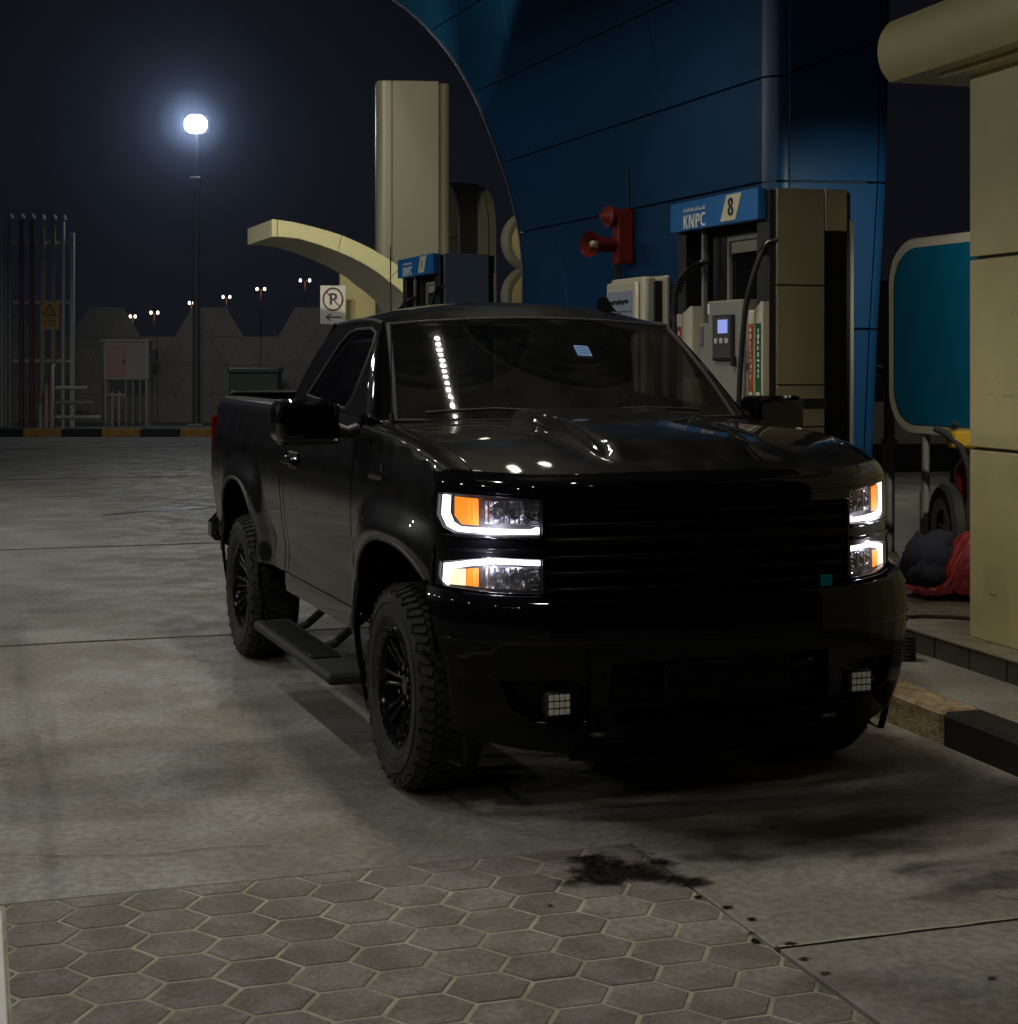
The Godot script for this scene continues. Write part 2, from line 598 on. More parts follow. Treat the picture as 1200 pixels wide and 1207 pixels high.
func make_ground() -> void:
	struct("ground", bx(Vector3(0, -0.09, -300), Vector3(1600, 0.1, 1000), 0.0), mats.dark_joint, "dark bed under the forecourt slabs running out to the horizon")
	# concrete slabs, joints follow the lane
	var fc := Node3D.new()
	fc.name = "forecourt"
	add_child(fc)
	fc.transform = P
	fc.set_meta("kind", "structure")
	fc.set_meta("label", "worn concrete forecourt of large slabs")
	var D := Transform3D(Basis(Vector3(1, 0, 0), Vector3(0, 0, 1), Vector3(0, -1, 0)), Vector3.ZERO)  # polygon (x, z) -> ground, z up
	var rows := [-40.0, -28.5, -19.7, -16.5, -10.35, -5.0, 0.0]
	for i in rows.size() - 1:
		for c in [[-44.0, -22.0], [-22.0, 3.1], [3.1, 26.0]]:
			var g := 0.008
			var m := MB.new()
			var z0: float = rows[i] + g
			var z1: float = rows[i + 1] - g
			var x0: float = c[0] + g
			var x1: float = c[1] - g
			var poly := pv([x0, z0, x1, z0, x1, z1, x0, z1])
			if i == 5 and c[0] == -22.0:
				poly = pv([x0, z0, x1, z0, x1, 1.095, 0.012, 1.095, 0.012, -0.008, x0, -0.008])
			m.prism(poly, 0.04, 0.0, D, 0.004)
			part("slab", m, mats.concrete, fc)
	for c in [[0.012, 3.1], [3.1, 26.0], [-22.0, -2.34]]:
		var m := MB.new()
		m.prism(pv([c[0] + 0.008, 1.118, c[1] - 0.008, 1.118, c[1] - 0.008, 9.0, c[0] + 0.008, 9.0] if c[0] > 0 else [c[0], 0.008, c[1], 0.008, c[1], 9.0, c[0], 9.0]), 0.04, 0.0, D, 0.004)
		part("slab", m, mats.concrete, fc)
	# dark sealant dragged over the joints
	for q in [[-5.0, 0.042], [-10.35, 0.06], [-19.7, 0.09], [-28.5, 0.12]]:
		var se := MB.new()
		var last := []
		for k in 121:
			var x := -20.0 + 23.0 * k / 120.0
			var c: float = q[0] + 0.012 * sin(k * 0.7) + rng.randf_range(-0.006, 0.006)
			var hw: float = q[1] * 0.5 * rng.randf_range(0.55, 1.1)
			var cur := [Vector3(x, 0.0035, c - hw), Vector3(x, 0.0035, c + hw)]
			if last.size():
				se.quad(last[0], cur[0], cur[1], last[1], Vector3.UP)
			last = cur
		part("joint_sealant", se, mats.sealant, fc)
	# mortar in the joint on the right, chipped
	var mo := MB.new()
	var up := Vector3.UP
	var prev := []
	for k in 61:
		var x := 0.02 + 3.0 * k / 60.0
		var a := 1.099 + rng.randf_range(-0.007, 0.003)
		var b := 1.114 + rng.randf_range(-0.003, 0.007)
		var cur := [Vector3(x, 0.003, a), Vector3(x, 0.004, b)]
		if prev.size():
			mo.quad(prev[0], cur[0], cur[1], prev[1], up)
		prev = cur
	part("mortar_joint", mo, mats.sand, fc)
	for q in [[-2.6, -0.9, 0.35, 1.6, 3], [-4.2, -3.4, -0.2, 2.2, 4], [0.9, 0.9, 0.9, 0.9, 5]]:
		var ck := MB.new()
		var p := Vector3(q[0], 0.0035, q[1])
		var dirn: float = q[2]
		rng.seed = q[4]
		for k in int(q[3] * 18):
			dirn += rng.randf_range(-0.35, 0.35)
			dirn = clampf(dirn, q[2] - 0.6, q[2] + 0.6)
			var p2 := p + Vector3(cos(dirn), 0, sin(dirn)) * 0.055
			var sidev := Vector3(-sin(dirn), 0, cos(dirn)) * rng.randf_range(0.001, 0.0028)
			ck.quad(p - sidev, p2 - sidev, p2 + sidev, p + sidev, Vector3.UP)
			p = p2
		part("crack", ck, mats.sealant, fc)
	# yellowish filled joint far left
	var yj := MB.new()
	prev = []
	for k in 41:
		var x := -9.0 + 8.0 * k / 40.0
		var hw := 0.022 * (0.5 + 0.5 * sin(k * 0.8) * sin(k * 0.31)) + 0.01
		var cur := [Vector3(x, 0.004, -16.5 - hw), Vector3(x, 0.004, -16.5 + hw)]
		if prev.size():
			yj.quad(prev[0], cur[0], cur[1], prev[1], up)
		prev = cur
	part("filled_joint", yj, mats.sand, fc)
	# hexagonal pavers
	var pav := Node3D.new()
	pav.name = "paving"
	add_child(pav)
	pav.transform = P
	pav.set_meta("kind", "structure")
	pav.set_meta("label", "patch of grey hexagonal pavers with sandy joints")
	var bed := MB.new()
	bed.box(Vector3(-1.16, -0.0325, 2.0), Vector3(2.32, 0.06, 4.0), 0.0)
	part("bed", bed, mats.sand, pav)
	# slightly stretched hexagons: 195 mm between columns, 206 mm between rows
	var hexagon := PackedVector2Array()
	for k in 6:
		hexagon.append(Vector2(0.13 * cos(TAU * k / 6), 0.103 / sin(TAU / 6) * sin(TAU * k / 6)))
	hexagon = MB.inset(hexagon, 0.006)
	var area := pv([-2.145, 0.004, -0.004, 0.004, -0.004, 2.2, -2.145, 2.2])
	var hex_mesh: ArrayMesh
	for col in 13:
		var x := -2.056 - 0.195 + 0.195 * col
		for row in 14:
			var z := 0.003 - 0.103 + 0.206 * row + (0.103 if col % 2 == 0 else 0.0)
			var hx := PackedVector2Array()
			for p in hexagon:
				hx.append(p + Vector2(x, z))
			for q in Geometry2D.intersect_polygons(hx, area):
				var ar := 0.0
				for k in q.size():
					ar += q[k].cross(q[(k + 1) % q.size()])
				if q.size() < 3 or absf(ar) < 0.0004:
					continue
				var o: MeshInstance3D
				var tilt := Basis.from_euler(Vector3(rng.randf_range(-0.006, 0.006), 0, rng.randf_range(-0.006, 0.006)))
				var lift := rng.randf_range(-0.0006, 0.0014)
				var mt: Material = mats.pavers[rng.randi() % 5]
				if q.size() == 6 and absf(ar) > 0.068:
					if hex_mesh == null:
						var m := MB.new()
						m.prism(hexagon, 0.05, 0.0, D, 0.004)
						hex_mesh = m.done()
					o = part("paver", hex_mesh, mt, pav)
					o.transform = Transform3D(tilt, Vector3(x, lift, z))
				else:
					var m := MB.new()
					m.prism(q, 0.05, 0.0, D, 0.003)
					o = part("paver", m, mt, pav)
					o.position.y = lift
	# white painted strip along the left edge of the pavers
	var st := MB.new()
	st.box(Vector3(-2.25, -0.01, 2.57), Vector3(0.19, 0.03, 5.0), 0.004)
	part("painted_edge", st, mats.white, pav)
	# oil on the pavers and drips
	var os := MB.new()
	os.quad(Vector3(-0.62, 0.0045, -0.02), Vector3(0.22, 0.0045, -0.02), Vector3(0.22, 0.0045, 0.66), Vector3(-0.62, 0.0045, 0.66), Vector3.UP)
	part("oil_stain", os, oil_film(), pav)
	var k := 0
	while k < 17:
		var r := rng.randf_range(0.006, 0.016)
		var p := Vector2(rng.randf_range(-0.6, 1.9), rng.randf_range(-0.85, 1.6))
		if k < 8:
			p = Vector2(-0.02 + 0.012 * k + rng.randf_range(-0.05, 0.05), 0.5 + 0.12 * k)
		part("oil_drip", stain(p, r * 1.5, r, 100 + k, 0.85), mats_oil(), pav)
		k += 1
	for q in [[1.05, -0.4, 2.6, 1.7, 51, 0.55, Color(0.16, 0.115, 0.07)], [0.72, 0.15, 1.3, 0.62, 57, 0.7, Color(0.13, 0.095, 0.06)], [1.1, 0.7, 1.0, 0.5, 58, 0.55, Color(0.14, 0.105, 0.065)], [0.7, 1.75, 1.8, 1.0, 53, 0.35, Color(0.2, 0.17, 0.12)], [-1.4, -1.5, 3.2, 1.6, 54, 0.25, Color(0.2, 0.18, 0.14)], [-3.2, -6.8, 4.0, 3.0, 55, 0.22, Color(0.2, 0.19, 0.17)], [-2.0, -3.2, 0.32, 7.5, 61, 0.2, Color(0.16, 0.15, 0.13)], [-3.8, -4.2, 0.3, 9.0, 62, 0.13, Color(0.16, 0.15, 0.13)], [1.3, -2.2, 1.5, 2.2, 56, 0.55, Color(0.25, 0.13, 0.06)]]:
		var fq := MB.new()
		var hx: float = q[2] * 0.5
		var hz: float = q[3] * 0.5
		fq.quad(Vector3(q[0] - hx, 0.005, q[1] - hz), Vector3(q[0] + hx, 0.005, q[1] - hz), Vector3(q[0] + hx, 0.005, q[1] + hz), Vector3(q[0] - hx, 0.005, q[1] + hz), Vector3.UP)
		part("ground_stain", fq, grime(q[4], q[5], q[6]), fc)
	var wet := part("oil_streak", stain(Vector2(0, 0), 0.75, 0.1, 33, 0.75), mats_oil(), fc)
	wet.position = P.affine_inverse() * Vector3(-3.97, 0.001, -19.3)
	wet.rotation.y = deg_to_rad(28)
	# inspection cover on the left
	var ic := MB.new()
	for sg in [[Vector3(-4.3, 0, -7.6), Vector3(1.6, 0.012, 0.05)], [Vector3(-3.5, 0, -7.15), Vector3(0.05, 0.012, 0.95)], [Vector3(-4.3, 0, -6.7), Vector3(1.6, 0.012, 0.05)]]:
		ic.box(sg[0], sg[1], 0.003)
	part("cover_frame", ic, mats.galv, fc)
	# raised verge and its yellow and black kerb at the back
	struct("pavement", bb(Vector3(-60, -0.03, -70), Vector3(60, 0.15, -38.12), 0.0), mats.verge, "raised paved verge in front of the boundary wall")
	var kb := Node3D.new()
	kb.name = "far_kerb"
	add_child(kb)
	kb.set_meta("kind", "structure")
	kb.set_meta("label", "kerb painted in yellow and black blocks at the back of the forecourt")
	var proto: Mesh = bx(Vector3(0, 0.085, 0), Vector3(0.885, 0.2, 0.2), 0.02).done()
	for i in 26:
		var o := part("kerb_stone", proto, mats.yellow if i % 2 == 0 else mats.black_paint, kb)
		o.position = Vector3(-12.65 + 0.9 * i + 0.15, 0, -38.0)
	# dark open land beyond the wall
	struct("terrain", bb(Vector3(-500, -0.03, -700), Vector3(500, -0.02, -75), 0.0), mats.verge, "dark open land beyond the boundary wall")

# dark wet film, ragged at the rim and thinner there
func oil_film() -> StandardMaterial3D:
	var im := Image.create(512, 416, false, Image.FORMAT_RGBA8)
	var a := FastNoiseLite.new()
	a.seed = 5; a.frequency = 0.009; a.fractal_octaves = 5
	var b := FastNoiseLite.new()
	b.seed = 9; b.frequency = 0.05
	for j in 416:
		for i in 512:
			var x := (i - 256.0) / 256.0
			var y := (j - 190.0) / 190.0
			# a blot with a tail running down the slope to the right
			var d1 := sqrt(pow((x - 0.1 - 0.12 * y) / 0.52, 2.0) + pow((y + 0.02) / 0.62, 2.0))
			var d2 := sqrt(pow((x - 0.55) / 0.16, 2.0) + pow((y - 0.62) / 0.2, 2.0))
			var d := minf(d1, d2) + 0.75 * a.get_noise_2d(i, j) + 0.22 * b.get_noise_2d(i * 0.35, j * 1.6)
			var t := smoothstep(1.15, 0.5, d)
			t *= 0.62 + 0.38 * smoothstep(-0.35, 0.3, b.get_noise_2d(i * 1.1, j * 2.2) + 0.6 * a.get_noise_2d(i * 3.0, j * 3.0))
			im.set_pixel(i, j, Color(0.06, 0.055, 0.05, t * 0.96))
	var m := StandardMaterial3D.new()
	m.albedo_texture = ImageTexture.create_from_image(im)
	m.transparency = BaseMaterial3D.TRANSPARENCY_ALPHA
	m.roughness = 0.32
	m.texture_repeat = false
	return m

# thin worn-in stain, patchy, fading out at its rim
func grime(sd: int, strength: float, c: Color) -> StandardMaterial3D:
	var im := Image.create(256, 256, false, Image.FORMAT_RGBA8)
	var a := FastNoiseLite.new()
	a.seed = sd; a.frequency = 0.0075; a.fractal_octaves = 4
	var b := FastNoiseLite.new()
	b.seed = sd + 7; b.frequency = 0.045; b.fractal_octaves = 3
	for j in 256:
		for i in 256:
			var x := (i - 127.5) / 127.5
			var y := (j - 127.5) / 127.5
			var rim := smoothstep(1.0, 0.45, maxf(absf(x), absf(y)) + 0.35 * a.get_noise_2d(i * 1.7 + 300.0, j * 1.7))
			var t := smoothstep(-0.35, 0.35, a.get_noise_2d(i, j * 1.2)) * 0.55 + 0.45
			t *= 0.85 + 0.15 * smoothstep(-0.2, 0.2, b.get_noise_2d(i * 0.5, j))
			im.set_pixel(i, j, Color(c.r, c.g, c.b, strength * rim * t))
	var m := StandardMaterial3D.new()
	m.albedo_texture = ImageTexture.create_from_image(im)
	m.transparency = BaseMaterial3D.TRANSPARENCY_ALPHA
	m.roughness = 0.6
	m.texture_repeat = false
	return m

func mats_oil() -> StandardMaterial3D:
	if not mats.has("oil"):
		mats.oil = mat(0.008, 0.007, 0.006, 0.3)
	return mats.oil

# ragged flat blot made of a star-shaped outline plus satellites
func stain(c: Vector2, rx: float, rz: float, sd: int, ragged: float) -> MB:
	var nz := FastNoiseLite.new()
	nz.seed = sd
	nz.frequency = 1.1
	var m := MB.new()
	var nseg := 72
	var pts := []
	for k in nseg:
		var a := TAU * k / nseg
		var f := 1.0 + ragged * (nz.get_noise_2d(cos(a) * 1.2, sin(a) * 1.2) * 1.3 + 0.5 * nz.get_noise_2d(cos(a) * 5.0, sin(a) * 5.0) + 0.35 * nz.get_noise_2d(cos(a) * 13.0 + 9.0, sin(a) * 13.0))
		f = maxf(0.12, f * 0.85)
		pts.append(Vector3(c.x + rx * f * cos(a), 0.0045, c.y + rz * f * sin(a)))
	var cc := Vector3(c.x, 0.0045, c.y)
	for k in nseg:
		m.tri(cc, pts[k], pts[(k + 1) % nseg], Vector3.UP, Vector3.UP, Vector3.UP)
	return m

func make_right_side() -> void:
	# kerb, walk, platform and the service building, along B
	var kb := Node3D.new()
	kb.name = "kerb"
	add_child(kb)
	kb.transform = B
	kb.set_meta("kind", "structure")
	kb.set_meta("label", "kerb with cream and black painted stones between the truck and the service building")
	var zs := [-2.9, -1.88, -0.88, 0.12, 1.135, 2.14, 3.14]
	for i in zs.size() - 1:
		var m := bb(Vector3(-0.841, -0.05, zs[i] + 0.004), Vector3(-0.635, 0.153, zs[i + 1] - 0.004), 0.018)
		part("kerb_stone", m, mats.black_paint if i in [1, 4] else mats.cream_paint, kb)
	struct("sidewalk", bb(Vector3(-0.633, -0.05, -6), Vector3(0.3, 0.148, 5), 0.004), mats.concrete, "narrow concrete walk behind the cream and black kerb", B)
	var pf := struct("platform", bb(Vector3(-0.155, 0.0, -6), Vector3(8, 0.262, 5), 0.004), mats.tile_top, "low tiled platform under the service building", B)
	var tz := -1.6
	var tp := bx(Vector3.ZERO, Vector3(0.014, 0.108, 0.327), 0.002).done()
	while tz < 4.0:
		var o := part("riser_tile", tp, mats.tile, pf)
		o.position = Vector3(-0.162, 0.2035, tz)
		tz += 0.34
	part("step_edge", bb(Vector3(-0.18, 0.259, -2), Vector3(0.0, 0.272, 5), 0.004), mats.tile_top, pf)
	# floor tiles of the platform that show beside the wall
	var ft := bx(Vector3.ZERO, Vector3(0.392, 0.012, 0.392), 0.002).done()
	for i in 5:
		for j in 9:
			var o := part("floor_tile", ft, mats.tile_top, pf)
			o.position = Vector3(0.21 + 0.4 * i, 0.262, -0.24 - 0.4 * j)
	var sb := thing("service_building", "cream panelled building wall with a rounded overhanging roof fascia on the right", "building", B)
	part("core", bb(Vector3(0.03, 0.268, 0.03), Vector3(5, 3.6, 3.6), 0.0), mats.dark_joint, sb)
	var ys := [0.27, 1.27, 2.275, 3.262]
	for r in 3:
		for c in [[0.0, 1.78], [1.79, 3.6]]:
			part("wall_panel", bb(Vector3(0, ys[r] + (0.009 if r else 0.0), c[0]), Vector3(0.028, ys[r + 1] - 0.009, c[1]), 0.004), mats.cream, sb)
		part("end_panel", bb(Vector3(0.03, ys[r] + (0.009 if r else 0.0), -0.0), Vector3(5, ys[r + 1] - 0.009, 0.026), 0.004), mats.cream, sb)
	var sf := MB.new()
	for q in [[1.62, 0.28, 0.012, 0.004], [1.98, 0.4, 0.008, 0.012], [1.56, 0.2, 0.05, 0.003], [1.555, 0.36, 0.09, 0.003], [0.9, 0.5, 0.02, 0.004], [0.52, 0.22, 0.07, 0.005], [0.4, 0.6, 0.05, 0.008]]:
		sf.box(Vector3(-0.0006, q[0], q[1]), Vector3(0.0012, q[3], q[2]), 0.0)
	part("scuff", sf, mat(0.16, 0.13, 0.08, 0.8), sb).set_meta("kind", "stuff")
	# fascia with a half-round nose, swept along the wall
	var prof := PackedVector2Array()
	for k in 13:
		var tt := 1.0 - k / 6.0
		prof.append(Vector2(-0.235 - 0.075 * (1.0 - pow(absf(tt), 2.4)), 3.437 + 0.167 * tt))
	prof.append_array(pv([5.0, 3.27, 5.0, 3.604]))
	var fa := MB.new()
	fa.prism(prof, -0.43, 4.2, Transform3D(), 0.0, true)
	part("fascia", fa, mats.cream, sb)
	part("soffit_trim", bb(Vector3(-0.12, 3.245, -0.1), Vector3(0.0, 3.268, 3.6), 0.003), mats.cream, sb)
	var wl := thing("added_wall_lamp", "small added lamp out of view on the service building, put in to light the blue board", "lamp", B * Transform3D(Basis(), Vector3(0.75, 2.75, -0.02)))  # added lamp out of view, there only to brighten the board
	part("housing", bb(Vector3(-0.14, 0.03, -0.14), Vector3(0.14, 0.16, 0.0), 0.01), mats.black, wl)
	part("lamp", bb(Vector3(-0.12, 0.024, -0.13), Vector3(0.12, 0.03, -0.02), 0.0), glow(1.0, 0.93, 0.76, 4.0), wl)
	spot(wl, Vector3(0, 0.0, -0.1), 4.6, Color(1.0, 0.95, 0.8), 42.0, 0.06, 0.6)
	(wl.get_child(wl.get_child_count() - 1) as Node3D).rotation_degrees = Vector3(-24, 4, 0)
	var nb := thing("notice_board", "small dark framed notice fixed to the cream wall at the right edge", "notice", B * Transform3D(Basis(), Vector3(-0.003, 1.83, 0.83)))
	part("frame", bb(Vector3(-0.012, 0, 0), Vector3(0.0, 0.45, 0.34)), mats.gray_plastic, nb)
	part("sheet", bb(Vector3(-0.015, 0.02, 0.02), Vector3(-0.0125, 0.32, 0.32), 0.0), mats.white, nb)
	part("header", bb(Vector3(-0.015, 0.33, 0.02), Vector3(-0.0125, 0.43, 0.32), 0.0), mats.black, nb)

func make_arch() -> void:
	var t := thing("canopy_arch", "tall blue panelled arch rising behind the numbered pump", "arch", S)
	var X := 2.544
	var curve := [[-0.1, -7.87], [2.3, -7.88], [2.64, -7.9], [2.965, -8.0], [3.3, -8.2], [3.62, -8.46], [4.056, -8.876], [4.44, -9.31], [4.88, -9.933], [5.32, -10.72], [5.666, -11.45], [5.95, -12.13], [6.45, -13.5], [6.85, -15.0], [7.15, -17.0]]
	var edge := PackedVector2Array()    # (z, y)
	var y := -0.02
	while y <= 7.15:
		edge.append(Vector2(spline(curve, y), y))
		y += 0.1
	edge.append(Vector2(-17.0, 7.15))
	var whole := edge.duplicate()
	whole.append_array(pv([-17.0, 8.6, -3.4, 8.6, -3.4, -0.02]))
	var SIDE := Transform3D(Basis(Vector3(0, 0, 1), Vector3(0, 1, 0), Vector3(-1, 0, 0)), Vector3(0, 0, 0))  # (z, y) -> facing -x
	var core := MB.new()
	core.prism(MB.inset(whole, 0.012), -X - 0.84, -X - 0.03, SIDE)
	part("core", core, mats.blue_seam, t)
	var rows := [-0.02, 0.95, 1.95, 2.933, 3.635, 4.44, 5.33, 6.3, 7.3, 8.6]
	var cuts := [[-5.9], [-5.7], [-4.6, -6.9], [-4.7, -5.74, -7.0], [-7.05], [-5.0, -8.4], [-7.2, -10.0], [-6.0, -10.5, -13.5], [-7.0, -12.0], [-8.0, -13.0]]
	cuts[3] = [-7.05]
	cuts[4] = [-5.05]
	cuts[5] = [-5.1, -8.35]
	for r in rows.size() - 1:
		var xs := [-18.0]
		var cs: Array = cuts[r].duplicate()
		cs.sort()
		xs.append_array(cs)
		xs.append(-3.40)
		for c in xs.size() - 1:
			var y0: float = rows[r] + 0.007
			var y1: float = rows[r + 1] - 0.007
			var s0 := 0.16 if c > 0 else 0.0
			var s1 := 0.16 if c < xs.size() - 2 else 0.0
			var g := 0.004
			var cell := pv([xs[c] + g + s0, y0, xs[c + 1] - g + s1, y0, xs[c + 1] - g - s1, y1, xs[c] + g - s0, y1])
			for q in Geometry2D.intersect_polygons(whole, cell):
				var m := MB.new()
				m.prism(q, -X - 0.03, -X - rng.randf_range(0.0, 0.0025), SIDE, 0.004)
				part("panel", m, mats.blue, t)
		# rounded corner piece
		var yl0: float = rows[r] + 0.007
		var yl1: float = rows[r + 1] - 0.007
		var skew := 0.0
		var cm := MB.new()
		var rad := 0.135
		for k in 8:
			var q := []
			var qn := []
			for kk in [k, k + 1]:
				var a: float = PI * 0.5 * kk / 8.0
				qn.append(Vector3(-cos(a), 0, sin(a)))
				q.append(Vector3(X + rad - rad * cos(a), 0, -3.396 + rad * sin(a)))
			var u0 := Vector3(0, yl0, 0)
			var u1 := Vector3(0, yl1, 0)
			cm.quads(q[0] + u0, q[1] + u0, q[1] + u1, q[0] + u1, qn[0], qn[1], qn[1], qn[0])
		cm.quad(Vector3(X, yl1, -3.396), Vector3(X + rad, yl1, -3.396), Vector3(X + rad, yl1, -3.261), Vector3(X + 0.04, yl1, -3.3), Vector3.UP)
		part("corner_panel", cm, mats.blue, t)
	# end facing the forecourt: slanting joint above head height, right edge leaning
	var right := [[0.0, 3.3], [1.07, 3.375], [1.59, 3.4], [2.46, 3.444], [2.95, 3.484], [4.2, 3.511], [8.6, 3.55]]
	var er := [[-0.02, -0.02], [0.95, 0.95], [1.95, 1.95], [2.933, 2.95], [3.66, 3.92], [4.45, 4.9], [5.4, 5.9], [6.4, 6.9], [7.4, 7.8], [8.6, 8.6]]
	part("end_core", bb(Vector3(X + 0.15, 0, -3.6), Vector3(3.3, 8.5, -3.3), 0.0), mats.blue_seam, t)
	for r in er.size() - 1:
		var y0: float = er[r][0] + 0.006
		var y1: float = er[r + 1][0] - 0.006
		var z0: float = er[r][1] + 0.006
		var z1: float = er[r + 1][1] - 0.006
		var e0 := spline(right, z0) - 0.115
		var e1 := spline(right, z1) - 0.115
		var m := MB.new()
		m.prism(pv([X + 0.143, y0, e0, z0, e1, z1, X + 0.143, y1]), -3.295, -3.262, Transform3D(), 0.004)
		part("end_panel", m, mats.blue, t)
		var em := MB.new()
		for k in 6:
			var q := []
			var qn := []
			for kk in [k, k + 1]:
				var a: float = PI * 0.5 * kk / 6.0
				qn.append(Vector3(sin(a), 0, cos(a)))
				q.append(Vector3(0.006 + 0.11 * sin(a), 0, -3.372 + 0.11 * cos(a)))
			var u0 := Vector3(e0, z0, 0)
			var u1 := Vector3(e1, z1, 0)
			em.quads(q[0] + u0, q[1] + u0, q[1] + u1, q[0] + u1, qn[0], qn[1], qn[1], qn[0])
		em.quad(Vector3(e0 + 0.116, z0, -3.372), Vector3(e1 + 0.116, z1, -3.372), Vector3(e1 + 0.1, z1, -4.6), Vector3(e0 + 0.1, z0, -4.6), Vector3(1, 0, 0))
		part("edge_panel", em, mats.blue, t)
	# thin pale trim along the curved far edge
	var tr := MB.new()
	var path := []
	for p in edge:
		path.append(Vector3(X - 0.004, p.y, p.x - 0.012))
	tr.tube(path, 0.014, 6)
	part("edge_trim", tr, mat(0.1, 0.12, 0.15, 0.4, 0.5), t)

func make_back_wall() -> void:
	var t := thing("boundary_wall", "pale concrete boundary wall with raised trapezoid crests at the back", "wall", Transform3D(Basis(), Vector3(0, 0.0, -43.0)))
	var m0 := mat(0.27, 0.25, 0.21, 0.85)
	var m1 := mat(0.262, 0.242, 0.203, 0.85)
	var h := 0.757
	var per := 2.685
	var w := per / 3.0
	var x0 := (206.0 - 600.0) / 1950.0 * 43.0
	var yb := 2.38 - 3 * h
	for u in range(-3, 4):
		var ox := x0 + per * u
		var bk := MB.new()
		bk.prism(pv([ox - 0.45, 0.1, ox + per - 0.46, 0.1, ox + per - 0.46, 2.37, ox + 2 * w - 0.02, 2.37, ox + 1.5 * w - 0.02, 2.37 + h, ox + 0.5 * w + 0.02, 2.37 + h, ox + 0.02, 2.37, ox - 0.45, 2.37]), -0.2, -0.035)
		part("backing", bk, mats.dark_joint, t)
		var area := pv([ox - 0.45 + 0.008, yb, ox + per - 0.45 - 0.008, yb, ox + per - 0.45 - 0.008, 2.38 + h, ox - 0.45 + 0.008, 2.38 + h])
		for r in 4:
			var y := yb + r * h
			for k in range(-2, 9):
				var bx0 := ox + (k * 0.5) * w - (0.5 * w if r % 2 == 0 else 0.0)
				if r == 3:
					bx0 = ox + k * 0.5 * w
					if k < 0 or k > 2:
						continue
				var flip: bool = k % 2 != 0
				var poly := pv([bx0, y, bx0 + w, y, bx0 + 0.5 * w, y + h] if not flip else [bx0, y + h, bx0 + 0.5 * w, y, bx0 + w, y + h])
				poly = MB.inset(poly, 0.004)
				for q in Geometry2D.intersect_polygons(poly, area):
					var m := MB.new()
					m.prism(q, -0.04, -0.008 + 0.006 * ((k * 7 + r * 3 + u) % 3), Transform3D(), 0.003)
					part("panel", m, m0 if (k + r) % 2 else m1, t)

func ground_lamp(parent: Node, at: Vector3, e: float, c: Color) -> void:
	var l := OmniLight3D.new()
	l.name = "lamp_light"
	parent.add_child(l, true)
	l.position = at
	l.light_energy = e
	l.light_color = c.linear_to_srgb()
	l.omni_range = 200.0
	l.omni_attenuation = 2.0
	l.light_size = 0.1
	l.shadow_enabled = true

func make_pumps() -> void:
	struct("fuel_island", bb(Vector3(1.55, -0.03, -11.5), Vector3(3.56, 0.15, -1.7), 0.03), mats.concrete, "raised concrete island carrying the pumps and the arch", S)
	var a := pump("blue topped fuel pump numbered 8 with a lit keypad screen, beside the truck", S * Transform3D(Basis(), Vector3(1.8, 0, -1.94)), true)
	var b := pump("smaller looking blue topped fuel pump farther back above the truck roof", S * Transform3D(Basis(), Vector3(1.8, 0, -8.1)), false)
	a.set_meta("group", "fuel pumps on the island")
	b.set_meta("group", "fuel pumps on the island")

